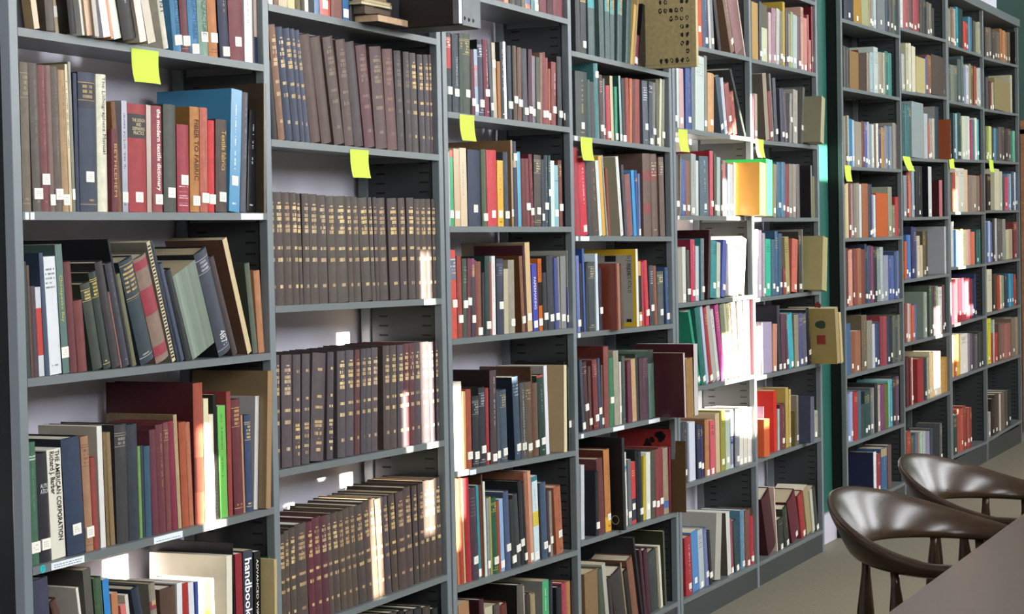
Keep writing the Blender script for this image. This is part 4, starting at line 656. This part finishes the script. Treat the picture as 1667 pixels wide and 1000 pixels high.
def describe(b):
    n = colour_name(b.hexcol); w, h = b.X1-b.X0, b.h
    size = 'slim' if w < 0.013 else 'thick' if w > 0.042 else 'tall' if h > 0.268 else 'short' if h < 0.18 else ''
    return n, size
TITLES = {'icon': 'large tan folder with dark red and green emblems jutting out from the sixth bay',
 'point': 'cream paperback lettered POINT on the top shelf of the first bay', 'mfa': 'bright blue book lettered MANUFACTURERS beside the cream paperback, top shelf of first bay', 'mfb': 'bright blue book lettered MANUFACTURERS beside the sage green one, top shelf of first bay', 'mfc': 'sage green book lettered MANUFACTURE on the top shelf of the first bay',
 'lith': 'cream book titled The Lithographers Manual beside thick navy book, second shelf of first bay', 'beth': 'short maroon book lettered BETHLEHEM on the second shelf of the first bay',
 'mtd': 'dusty red book titled the modern textile dictionary, second shelf of first bay', 'fiber': 'orange-brown book titled FIBER TO FABRIC, second shelf of first bay',
 'text': 'brown book titled Textile fabrics in gold, beside the big blue book', 'ches': 'green Chesapeake Bay book with yellow script lettering, third shelf of first bay',
 'corp': 'cream paperback THE AMERICAN CORPORATION by Richard J. Barber, fourth shelf of first bay', 'hand': 'navy book with big white word handbook on the bottom shelf of first bay',
 'adv': 'black book titled ADVANCED WIRING beside the green book, bottom shelf of first bay', 'paper': 'blue book lettered PAPERMAKING on the fourth shelf of the third bay',
 'tech': 'dark grey book lettered TECHNOLOGY on the second shelf of the third bay', 'alma': 'dark grey book lettered THE AMERICAN ALMANAC, fifth shelf of third bay',
 'merc': 'red book with a black title panel on the second shelf of the first bay', 'box': 'large dark teal leaning book with gold title block, third shelf of first bay',
 'num': 'thick slate book numbered 487 leaning on the third shelf of first bay', 'auto': 'black book with white AUTO lettering beside the cream paperback, fourth shelf of first bay',
 'lines': 'crimson book with white lines at its foot beside FIBER TO FABRIC, second shelf', 'mag': 'large yellow-bordered magazine standing behind the rust book, fourth shelf of fourth bay'}
def place(o, b):
    a = math.atan(b.tan); wv = b.w
    o.location = (b.X0, b.Y, b.z0+0.0003+(wv*math.sin(a) if a > 0 else 0.0)); o.rotation_euler = (0, a, 0)
def prep(b):
    zz = max(shelf_z(b.key, b.X0), shelf_z(b.key, b.X1)); b.h -= zz-b.z0; b.z0 = zz
    a = math.atan(b.tan); b.w = (b.X1-b.X0)*math.cos(a); b.h = b.h/math.cos(a)-abs(b.w*math.sin(a))*0.5
GENERIC = []
def build_books():
    allb = [b for k in BOOKS for b in BOOKS[k]]
    for b in allb: prep(b)
    vol = [b for b in allb if b.key in ('1B', '1C', '1D', '1E')]
    rest = sorted([b for b in allb if b not in vol], key=lambda b: -b.area)
    must = [b for b in rest if b.special]
    chosen = set(id(b) for b in must)
    for b in rest:
        if len(chosen) >= 292: break
        chosen.add(id(b))
    used = set(); mass = MB(); mats = [M['cloth'], M['gloss'], M['pages'], M['label']]
    for key, lst in BOOKS.items():
        names = []
        for i, b in enumerate(lst):
            rng = random.Random(i*977+sum(map(ord, key)))
            isvol = key in ('1B', '1C', '1D', '1E')
            ind = isvol or id(b) in chosen
            mb, pg, lb, bulge = book_geo(b, rng, simple=not ind)
            if not ind:
                a = math.atan(b.tan)
                mx = Matrix.Translation((b.X0, b.Y, b.z0+0.0003+(b.w*math.sin(a) if a > 0 else 0.0))) @ Matrix.Rotation(a, 4, 'Y')
                mb.m = [1 if b.paper else 0]*len(mb.f); mass.add(mb, mx)
                pg.m = [2]*len(pg.f); mass.add(pg, mx)
                if lb: lb.m = [3]*len(lb.f); mass.add(lb, mx)
                continue
            o = mb.build('bound_volume' if isvol else 'book', M['gloss'] if b.paper else M['cloth'])
            place(o, b)
            if pg.f: pg.build('page_block', M['pages'], o)
            if lb: lb.build('call_number_label', M['label'], o)
            n, size = describe(b); bay = BAYNAME[key[0]]; shelf = ORD[ord(key[1])-64]+' shelf down'
            def nb(j):
                if 0 <= j < len(lst): return colour_name(lst[j].hexcol)
                return None
            L, R_ = nb(i-1), nb(i+1)
            noun = 'volume' if isvol else 'paperback' if b.paper else 'book'
            extra = ''
            if isvol: extra = ' with gilt lettering' if b.deco in 'VW' and key == '1B' else ''
            base = ' '.join(x for x in (size, n, noun) if x)
            if b.special in TITLES: lab = TITLES[b.special]
            else:
                cands = []
                if not isvol:
                    if b.label is not None and L and R_: cands.append(f'{base} with call label between {L} and {R_} ones, {shelf}, {bay}')
                    if L and R_: cands.append(f'{base} between {L} and {R_} ones, {shelf}, {bay}')
                    if L is None: cands.append(f'{base} against the upright, first on {shelf}, {bay}')
                cands.append(f'{base}{extra}, {ordinal(i+1)} from the left, {shelf}, {bay}')
                lab = None
                for c in cands:
                    if len(c.replace(',', '').split()) <= 16 and c not in used and (L != n or R_ != n or 'from the left' in c):
                        lab = c; break
                if lab is None: lab = cands[-1]
            # a neighbour label can only stay if no twin on the shelf reads the same
            used.add(lab); names.append(lab)
            tag(o, lab, 'book', ('bound volumes' if isvol else 'books')+' on the '+ORD[ord(key[1])-64]+' shelf of the '+bay)
            sp = b.special
            if sp in LONG:
                body, c_, z0, z1, u0, u1 = LONG[sp]
                text_part(body, o, u0*b.w, u1*b.w, z0*b.h, z1*b.h, -bulge-0.0006, hl(c_), True, bold=sp in ('corp', 'fiber', 'hand', 'mtd'))
            if sp == 'merc':
                text_part('THE DESIGN\nAND\nDIEMAKING\nPRACTICE', o, 0.14*b.w, 0.86*b.w, 0.715*b.h, 0.865*b.h, -bulge-0.0006, hl('d8c49a'), False)
            if sp == 'auto':
                text_part('AUTO\nATION', o, 0.12*b.w, 0.95*b.w, 0.63*b.h, 0.72*b.h, -bulge-0.0006, hl('d0d0d0'), False)
            if sp == 'num':
                text_part('487', o, 0.3*b.w, 0.75*b.w, 0.10*b.h, 0.22*b.h, -bulge-0.0006, hl('d8d8d8'), True)
            if sp == 'mag': magazine_front(o, b)
            if b.key == '3F' and b.hexcol == '2a2a2c' and b.d > 0.2: binder_ring(o, b)
            if b.key == '3F' and b.hexcol == '3a1c1c': blot_cover(o, b, '161010', 11, 14)
            if b.key == '5F' and b.hexcol == '5c5430': blot_cover(o, b, '3c3c24', 8, 9)
            if sp == 'icon': icon_cover(o, b)
    mass_o = mass.build('shelved_books', mats); tag(mass_o, 'the many smaller books filling the farther shelves of the sunlit and far bookcases', 'books', None, 'stuff')
    return len(allb), len(vol)
def patch(mb, y0, y1, z0, z1, c, x=-0.0006):
    mb.face([(x, y1, z0), (x, y0, z0), (x, y0, z1), (x, y1, z1)], c)
def blob(mb, cy, cz, ry, rz, c, rng, x=-0.0006, n=11):
    pts = []
    for i in range(n):
        a = -2*math.pi*i/n; k = rng.uniform(0.6, 1.15)
        pts.append((x, cy+math.cos(a)*ry*k, cz+math.sin(a)*rz*k))
    mb.face(pts, c)
def cover_text(mb, body, y0, y1, z0, z1, c, down=False, x=-0.0009):
    """lettering on the left cover, which faces -x: reading direction runs from +y to -y, or downwards"""
    vs, fs = text_mesh(body); n = len(mb.v)
    for a, b_ in vs:
        if down: mb.v.append((x, y1-(1-b_)*(y1-y0) if False else y0+(1-b_)*(y1-y0), z1-a*(z1-z0)))
        else: mb.v.append((x, y1-a*(y1-y0), z0+b_*(z1-z0)))
    mb.f += [tuple(n+i for i in f) for f in fs]; mb.c += [c]*len(fs); mb.m += [0]*len(fs)
def magazine_front(o, b):
    h, d = b.h, b.d; mb = MB(); rng = random.Random(5)
    patch(mb, 0.0, d, 0, h, hl('d0aa1c')); patch(mb, 0.012, d-0.02, 0.014, h-0.02, hl('a09a90'), -0.0008)
    cover_text(mb, 'So JUN JORDS ATALYI', 0.016, 0.034, 0.44*h, 0.92*h, hl('2a2826'), True, -0.001)
    for z in range(7): patch(mb, 0.018, 0.032, (0.80-0.022*z)*h, (0.81-0.022*z)*h, hl('3a3835'), -0.0011)
    patch(mb, 0.018, 0.036, 0.06*h, 0.10*h, hl('141414'), -0.001); patch(mb, 0.07, 0.11, 0.84*h, 0.92*h, hl('1c1a1a'), -0.001)
    mb.build('cover_print', M['label'], o)
def binder_ring(o, b):
    mb = MB(); n = 28; cy, cz, r = 0.028, 0.033, 0.0135
    for i in range(n):
        a0, a1 = -2*math.pi*i/n, -2*math.pi*(i+1)/n
        P = lambda a, k: (-0.0006, cy+math.cos(a)*r*k, cz+math.sin(a)*r*k*1.15)
        mb.face([P(a0, .82), P(a0, 1), P(a1, 1), P(a1, .82)], hl('8a867c'))
    mb.build('emblem', M['label'], o)['label'] = 'pale grey ring emblem'
def icon_cover(o, b):
    mb = MB(); rng = random.Random(2); k = b.d
    def ring(cy, cz, ry, rz, c, n=18, x=-0.0006):
        mb.face([(x, cy+math.cos(-2*math.pi*i/n)*ry, cz+math.sin(-2*math.pi*i/n)*rz) for i in range(n)], c)
    blob(mb, 0.072, 0.255, 0.014, 0.016, hl('7a2c20'), rng); mb.build('cover_emblem', M['label'], o)['label'] = 'dark red emblem'
    mb = MB(); n = 24                           # green emblem: two touching discs drawn as one outline
    pts = [(-0.0006, 0.066+math.cos(-2*math.pi*i/n)*(0.026-0.006*math.cos(4*math.pi*i/n)*0.5), 0.171+math.sin(-2*math.pi*i/n)*(0.017-0.004*math.cos(2*math.pi*i/n))) for i in range(n)]
    mb.face(pts, hl('2c3c2c')); mb.build('cover_emblem', M['label'], o)['label'] = 'dark green round emblem'
    mb = MB(); patch(mb, 0.046, 0.084, 0.085, 0.125, hl('7e3024')); mb.build('cover_emblem', M['label'], o)['label'] = 'square dark red emblem'
def blot_cover(o, b, c, seed, n):
    rng = random.Random(seed); mb = MB()
    for _ in range(n): blob(mb, rng.uniform(.15, .85)*b.d, rng.uniform(.1, .93)*b.h, b.d*rng.uniform(.05, .13), b.h*rng.uniform(.04, .09), hl(c), rng)
    mb.build('cover_pattern', M['cloth'], o)
NB, NV = build_books()
print('books', NB, 'volumes', NV)
# ------------------------------------------------------------------ special items on the shelves
def big_print_book():
    """large olive atlas-like book whose printed cover sticks out past the uprights"""
    x0 = px_on_plane(1090, 60, -0.0).x
    fy = -0.165; X = px_on_plane(1133, 60, fy).x; w = 0.022; h = 0.34; d = 0.235; z0 = shelf_z('3A', 6.6)
    X = min(X, bay_in(3)[1]-w-0.001)
    c = hl('a6966a'); mb = MB()
    mb.box(0, 0.002, 0, d, 0, h, c); mb.box(w-0.002, w, 0, d, 0, h, c); mb.box(0.002, w-0.002, 0, 0.002, 0, h, hl('b8a878'))
    o = mb.build('book', M['cloth']); o.location = (X, fy, z0+0.0003); 
    pg = MB(); pg.box(0.002, w-0.002, 0.002, d-0.004, 0.003, h-0.003, hl('cfc3a6')); pg.build('page_block', M['pages'], o)
    pr = MB(); rng = random.Random(3); ink = hl('221f18')
    patch(pr, 0.016, 0.0165, 0.01, h-0.02, ink); patch(pr, 0.016, d-0.01, 0.0105, 0.0112, ink)
    for r, z in enumerate([0.024, 0.052, 0.080, 0.108, 0.136, 0.164, 0.192, 0.220, 0.25, 0.28, 0.31]):
        for q in range(6):
            y = 0.030+q*0.019
            if r in (1, 2, 3, 4) and q > 1: continue
            if r > 0 and rng.random() < .15: continue
            blob(pr, y, z, 0.0068, 0.0095, ink, rng, n=9)
            if rng.random() < .5: blob(pr, y, z, 0.003, 0.005, c, rng, -0.0008, 7)
    pr.build('cover_print', M['label'], o)
    tag(o, 'big olive-tan book with rows of small black drawings, jutting out over the upright', 'book')
big_print_book()
def black_case():
    """black carrying case with riveted metal corners, sticking out of the second bay"""
    fy = -0.185
    p = px_on_plane(747, 30, fy); x0 = p.x; z0 = shelf_z('1A', 4.6)+0.0005; w = px_on_plane(781, 30, fy).x-x0
    z0 = max(z0, px_on_plane(747, 58, fy).z)
    root = empty('carrying_case', (x0, fy, shelf_z('1A', 4.6)+0.0005)); tag(root, 'black carrying case with riveted steel corner jutting out above the brown volumes', 'case')
    x1 = min(w, bay_in(1)[1]-x0-0.002); x1 = w
    m = MB(); m.box(0, x1, 0, 0.17, 0.0, 0.30); bevel(m.build('body', M['case'], root), 0.004)
    m = MB(); m.box(-0.0015, 0.016, -0.0015, 0.016, 0.004, 0.296); bevel(m.build('corner_edge', M['metal'], root), 0.001)
    m = MB(); m.box(0.018, x1+0.001, -0.0018, 0.0, 0.002, 0.298); m.build('front_plate', M['darksteel'], root)
    for z in (0.02, 0.09, 0.16):
        m = MB(); n = 10
        for i in range(n):
            a0, a1 = 2*math.pi*i/n, 2*math.pi*(i+1)/n
            m.face([(0.03, -0.006, z), (0.03+0.006*math.cos(a0), -0.0018, z+0.006*math.sin(a0)), (0.03+0.006*math.cos(a1), -0.0018, z+0.006*math.sin(a1))][::-1])
        m.build('rivet', M['case'], root)
    for xx in (0.055, 0.08):
        m = MB(); n = 10
        for i in range(n):
            a0, a1 = 2*math.pi*i/n, 2*math.pi*(i+1)/n
            m.face([(xx, -0.006, 0.018), (xx+0.006*math.cos(a0), -0.0018, 0.018+0.006*math.sin(a0)), (xx+0.006*math.cos(a1), -0.0018, 0.018+0.006*math.sin(a1))][::-1])
        m.build('rivet', M['case'], root)
black_case()
def flat_pile():
    """books lying flat, fore-edges out, next to the case"""
    z = shelf_z('1A', 4.45)+0.0005
    spec = [('tan lowest book of the flat pile with black cover jutting toward the room', '2a2622', 'c8a988', 0.020, 0.19, 0.20, -20, (0, 0)),
            ('dark grey-brown book lying second from the bottom of the flat pile', '4a4038', '6a5c50', 0.022, 0.15, 0.17, -20, (-0.004, 0.03)),
            ('cream pamphlet with crumpled pages lying in the middle of the flat pile', 'b8a888', 'd8caa4', 0.008, 0.15, 0.17, -24, (-0.01, 0.03)),
            ('cream-edged thin book lying above the crumpled pamphlet in the flat pile', 'a89878', 'cdbd98', 0.009, 0.155, 0.17, -20, (-0.006, 0.03)),
            ('brown book lying near the top of the flat pile', '5c4a38', '9a8060', 0.017, 0.15, 0.16, -20, (-0.008, 0.035)),
            ('grey-tan topmost book of the flat pile', '5c5040', 'b09a74', 0.02, 0.135, 0.15, -22, (-0.012, 0.04))]
    corner = px_on_plane(616, 22, -0.05)
    for lab, cc, pc, t, lx, ly, rot, off in spec:
        m = MB(); m.box(0, lx, 0, ly, 0, 0.0018, hl(cc)); m.box(0, lx, 0, ly, t-0.0018, t, hl(cc)); m.box(lx-0.002, lx, 0, ly, 0.0018, t-0.0018, hl(cc))
        o = m.build('book', M['cloth']); o.location = (corner.x+off[0]*3, -0.05+off[1], z); o.rotation_euler = (0, 0, math.radians(rot+22))
        g = MB(); g.box(0.002, lx-0.0025, 0.002, ly-0.002, 0.0019, t-0.0019, hl(pc)); g.build('page_block', M['pages'], o)
        tag(o, lab, 'book', 'books lying flat in the second bay'); z += t+0.0004
flat_pile()
# neon paper flags on the shelf lips
NOTES = [('0A', 214, 258, 78, 136, 'large neon yellow note hanging from the first bay'), ('1B', 570, 600, 243, 290, 'neon yellow note hanging from the second bay above the gilt volumes'),
 ('2B', 748, 772, 186, 230, 'neon yellow note hanging from the third bay beside the twin uprights'), ('3B', 945, 964, 223, 262, 'neon yellow note hanging from the fourth bay above the red books'),
 ('4B', 1104, 1119, 210, 248, 'neon yellow note at the near end of the fifth bay'), ('5B', 1230, 1243, 226, 257, 'neon yellow note beside the sunlit upright in the sixth bay'),
 ('7C', 1375, 1385, 269, 296, 'neon yellow note on the upright just past the pilaster'), ('8C', 1469, 1481, 254, 278, 'slanting neon yellow note in the second bay past the pilaster'),
 ('9C', 1545, 1553, 258, 275, 'short neon yellow note in the third bay past the pilaster'), ('aC', 1610, 1617, 260, 281, 'narrow neon yellow note in the last bay')]
for k, xa, xb, ya, yb_, lab in NOTES:
    Y = -0.0012
    A = px_on_plane(xa, ya, Y); B = px_on_plane(xb, ya, Y); C = px_on_plane((xa+xb)/2, yb_, Y)
    wv, hv = B.x-A.x, A.z-C.z; m = MB(); n = 10; sk = 0.18*wv if k != '8C' else 0.5*wv
    rows = []
    for i in range(n+1):
        t = i/n; y = -0.0004-0.035*hv/0.06*0.25*t**2.4; dx = -sk*t*0.35 if k != '8C' else sk*t; z = -hv*t
        rows.append([(dx+wv*(u)*(1-0.04*t), y-0.006*math.sin(u*3.14)*t*t, z) for u in (0, .25, .5, .75, 1)])
    th = 0.0003
    for i in range(n):
        for j in range(4):
            a, b_, c, d = rows[i][j], rows[i+1][j], rows[i+1][j+1], rows[i][j+1]
            m.face([a, b_, c, d]); m.face([(p[0], p[1]+th, p[2]) for p in (d, c, b_, a)])
    o = m.build('sticky_note', M['note'], smooth=False); o.location = (A.x, Y, A.z)
    tag(o, lab, 'sticky note', 'neon notes on the shelf lips')
# paper strips and stickers on the shelf lips
def strip(k, xa, xb, ya, yb_, lab, lines=0, name='shelf_label', colr='dfe6ea'):
    Y = 0.0; A = px_on_plane(xa, (ya+yb_)/2, Y); B = px_on_plane(xb, (ya+yb_)/2, Y)
    m = MB(); x0, x1 = A.x, B.x; 
    z0 = shelf_z(k, x0)-LIP; z1 = shelf_z(k, x1)-LIP; hgt = LIP*0.9
    c = hl(colr)
    def Q(t, v): return (t*(x1-x0), -0.0007, (z1-z0)*t+v)
    m.face([Q(0, 0.0008), Q(1, 0.0008), Q(1, hgt), Q(0, hgt)], c)
    m.face([(p[0], -0.0001, p[2]) for p in (Q(0, hgt), Q(1, hgt), Q(1, 0.0008), Q(0, 0.0008))], c)
    for a, b_ in ((Q(0, .0008), Q(0, hgt)), (Q(1, hgt), Q(1, .0008)), (Q(1, .0008), Q(0, .0008)), (Q(0, hgt), Q(1, hgt))):
        m.face([a, b_, (b_[0], -0.0001, b_[2]), (a[0], -0.0001, a[2])], c)
    rng = random.Random(int(xa))
    for r in range(lines):
        t = 0.08
        while t < 0.9:
            dt = rng.uniform(.04, .1); v = hgt*(0.35+0.3*r)
            m.face([(p[0], -0.0009, p[2]) for p in (Q(t, v-0.0008), Q(min(t+dt, .93), v-0.0008), Q(min(t+dt, .93), v+0.0008), Q(t, v+0.0008))], hl('707478')); t += dt+0.02
    o = m.build(name, M['label']); o.location = (x0, 0, z0); tag(o, lab, 'label', 'paper labels on shelf lips'); return o
strip('0D', 83, 137, 905, 925, 'long printed white label on the first bay beside the round teal sticker', 2)
strip('0D', 250, 297, 866, 885, 'white paper label halfway along the fourth shelf of the first bay', 1)
strip('0B', 40.5, 46.5, 340, 350, 'tiny square label nearest the end upright on second shelf'); strip('0B', 49, 55.5, 340, 350, 'tiny square label beside its twin on the first bay second shelf')
strip('0B', 392, 428, 345, 356, 'worn white label at the far end of first bay second shelf')
strip('1C', 690, 704, 486, 496, 'small sunlit label below the gilt volumes')
strip('2E', 765, 775, 768, 775, 'small scuffed label below the rust book in the third bay')
strip('3C', 945, 959, 384, 392, 'white label below the two red books in the fourth bay'); strip('3C', 937.5, 941, 384, 392, 'narrow label at the near end of fourth bay third shelf')
strip('3B', 935, 940, 222, 229, 'narrow label beside the neon note in the fourth bay'); strip('3E', 998, 1016, 695, 704, 'bright label under the cream book in the fourth bay fifth shelf')
strip('3E', 1056, 1074, 681, 690, 'bright label under the maroon folios in the fourth bay'); strip('3D', 941, 945, 546, 553, 'narrow label below the blue book at the fourth bay upright')
strip('3E', 946, 950, 708, 714, 'narrow label at the near end of fourth bay fifth shelf'); strip('4C', 1103, 1106, 351, 357, 'narrow label at the near end of the fifth bay')
strip('4C', 1200, 1206, 352, 358, 'narrow label under the yellow folder'); strip('2F', 765, 782, 766, 771, 'scuffed tape on the fifth shelf of the third bay') if False else None
def round_sticker():
    P = px_on_plane(69.5, 929.5, 0.0); n = 28; r = 0.0078; m = MB()
    ring = [(r*math.cos(2*math.pi*i/n), -0.0006, r*math.sin(2*math.pi*i/n)) for i in range(n)]
    m.face(ring, hl('1fb0b4')); back = [(x, -0.0001, z) for x, y, z in ring]; m.face(back[::-1], hl('1fb0b4'))
    for i in range(n): m.face([ring[i], back[i], back[(i+1) % n], ring[(i+1) % n]], hl('1fb0b4'))
    o = m.build('round_sticker', M['label']); zz = shelf_z('0D', P.x)-LIP/2
    o.location = (P.x, 0, zz); tag(o, 'round teal sticker numbered 27 on the fourth shelf of the first bay', 'sticker')
    text_part('27', o, -0.0042, 0.0042, -0.0035, 0.0035, -0.0008, hl('0c5a60'), False, 'number')
round_sticker()

# ------------------------------------------------------------------ chairs and table
def catmull(P, t):
    n = len(P); i = min(int(t), n-2); f = t-i
    p0 = P[max(i-1, 0)]; p1 = P[i]; p2 = P[i+1]; p3 = P[min(i+2, n-1)]
    return tuple(0.5*((2*b)+(-a+c)*f+(2*a-5*b+4*c-d)*f*f+(-a+3*b-3*c+d)*f**3) for a, b, c, d in zip(p0, p1, p2, p3))
def make_chair(label):
    """barrel-back armchair: origin on the floor under the seat, back towards +y, arms towards -y"""
    root = empty('armchair'); tag(root, label, 'chair', 'walnut armchairs drawn up to the table')
    # the bent rail: centre line (angle-driven), half height, tilt, thickness
    N = 56; ring = []
    for i in range(N+1):
        t = i/N; s = 2*t-1; a = abs(s)
        ang = s*1.62
        # plan: rounded back, arms running forward nearly straight
        if a < 0.62:
            th = (s/0.62)*math.radians(88); x = 0.275*math.sin(th); y = 0.245*math.cos(th)
        else:
            q = (a-0.62)/0.38; x = math.copysign(0.275-0.03*q*q, s); y = 0.245*math.cos(math.radians(88))-0.30*q
        k = max(0.0, 1-a/0.72); k = k*k*(3-2*k)
        zt = 0.686+0.112*k; zb = 0.652+0.022*k
        if a > 0.62: zt = 0.686-0.002*(a-0.62)
        flare = 0.052*k+0.006; th_ = 0.014+0.012*(1-k)        # the top leans outward
        nx, ny = x, max(y, 0.0)*1.1; L = math.hypot(nx, ny) or 1; nx /= L; ny /= L
        if a > 0.62: nx, ny = math.copysign(1, s), 0
        # cross-section: outer bottom, outer top, rounded crest, inner top, inner bottom
        def P(out, z): return (x+nx*out, y+ny*out, z)
        mid = (zt+zb)/2
        ring.append([P(-th_-0.004, zb+0.004), P(-0.004*k, zb-0.003), P(th_, zb+0.004), P(th_+flare*0.45, mid), P(th_+flare*0.96, zt-0.006), P(flare+th_*0.4, zt+0.002), P(flare-th_*0.5, zt-0.004), P(-th_+flare*0.42, mid)])
    m = MB()
    for i in range(N):
        for j in range(8):
            a, b_, c, d = ring[i][j], ring[i+1][j], ring[i+1][(j+1) % 8], ring[i][(j+1) % 8]
            m.face([d, c, b_, a])
    m.face(ring[0]); m.face(ring[-1][::-1])
    o = m.build('back_rail', M['chair'], root, smooth=True)
    wl = o.modifiers.new('weld', 'WELD'); wl.merge_threshold = 0.0002
    sb = o.modifiers.new('sub', 'SUBSURF'); sb.levels = 1; sb.render_levels = 2
    def leg(x, y, xb, yb, top):
        m = MB(); n = 14; prof = [(0.0, 0.011), (0.10, 0.014), (0.30, 0.020), (0.46, 0.021), (0.56, 0.0165), (top-0.03, 0.0088), (top, 0.0085)]
        rr = []
        for z, r in prof:
            f = z/top; cx, cy = xb+(x-xb)*f, yb+(y-yb)*f
            rr.append([(cx+r*math.cos(2*math.pi*i/n), cy+r*1.15*math.sin(2*math.pi*i/n), z) for i in range(n)])
        for a, b_ in zip(rr, rr[1:]):
            for i in range(n): m.face([a[i], a[(i+1) % n], b_[(i+1) % n], b_[i]])
        m.face(rr[0][::-1]); m.face(rr[-1])
        o = m.build('leg', M['chair'], root, smooth=True); w_ = o.modifiers.new('weld', 'WELD'); w_.merge_threshold = 0.0002
    leg(0.208, 0.158, 0.218, 0.17, 0.672); leg(-0.208, 0.158, -0.218, 0.17, 0.672)
    leg(0.266, 0.07, 0.27, 0.03, 0.660); leg(-0.266, 0.07, -0.27, 0.03, 0.660)
    # seat: dished cushion on a wooden frame
    def slab_round(name, mt, hx_, hy, z0, z1, dish, cy=-0.03):
        m = MB(); n = 40; sup = []
        for i in range(n):
            a = 2*math.pi*i/n; ca, sa = math.cos(a), math.sin(a)
            sup.append((hx_*math.copysign(abs(ca)**0.55, ca), cy+hy*math.copysign(abs(sa)**0.55, sa)))
        top = []
        for k_, zz in ((0.0, z1-dish), (0.55, z1-dish*0.6), (0.88, z1), (1.0, z1-0.012)):
            top.append([(x*k_, cy+(y-cy)*k_, zz) for x, y in sup])
        for a, b_ in zip(top, top[1:]):
            for i in range(n): m.face([a[i], b_[i], b_[(i+1) % n], a[(i+1) % n]])
        lo = [(x*0.97, cy+(y-cy)*0.97, z0) for x, y in sup]
        for i in range(n): m.face([top[-1][i], lo[i], lo[(i+1) % n], top[-1][(i+1) % n]])
        m.face(lo[::-1])
        o = m.build(name, mt, root, smooth=True); w_ = o.modifiers.new('weld', 'WELD'); w_.merge_threshold = 0.0002; return o
    slab_round('seat_frame', M['chair'], 0.245, 0.225, 0.415, 0.452, 0.0)
    slab_round('seat_cushion', M['seat'], 0.235, 0.215, 0.452, 0.488, 0.012)
    return root
c1 = make_chair('nearer dark walnut armchair with rounded back, tucked under the brown table'); c1.location = (4.50, -1.455, 0); c1.rotation_euler = (0, 0, math.radians(-8))
def copy_tree(o, parent=None):
    c = o.copy(); COL.objects.link(c); c.parent = parent
    for ch in o.children: copy_tree(ch, c)
    return c
c2 = copy_tree(c1); c2['label'] = 'farther dark walnut armchair with rounded back, standing behind the nearer one'; c2.location = (5.24, -1.44, 0); c2.rotation_euler = (0, 0, math.radians(-6))
t = empty('reading_table', (3.6, -1.99, 0)); tag(t, 'long brown laminate reading table with the armchairs tucked under its edge', 'table')
m = MB(); m.box(-1.6, 2.6, -0.44, 0.44, 0.712, 0.74); bevel(m.build('tabletop', M['table'], t), 0.003, 3)
m = MB(); m.box(-1.45, 2.45, -0.16, 0.16, 0.65, 0.7118); m.build('apron', M['chair'], t)
for xx in (-1.4, 2.4):
    for yy in (-0.30, 0.30):
        m = MB(); m.box(xx-0.03, xx+0.03, yy-0.03, yy+0.03, 0, 0.65); bevel(m.build('leg', M['chair'], t), 0.006)
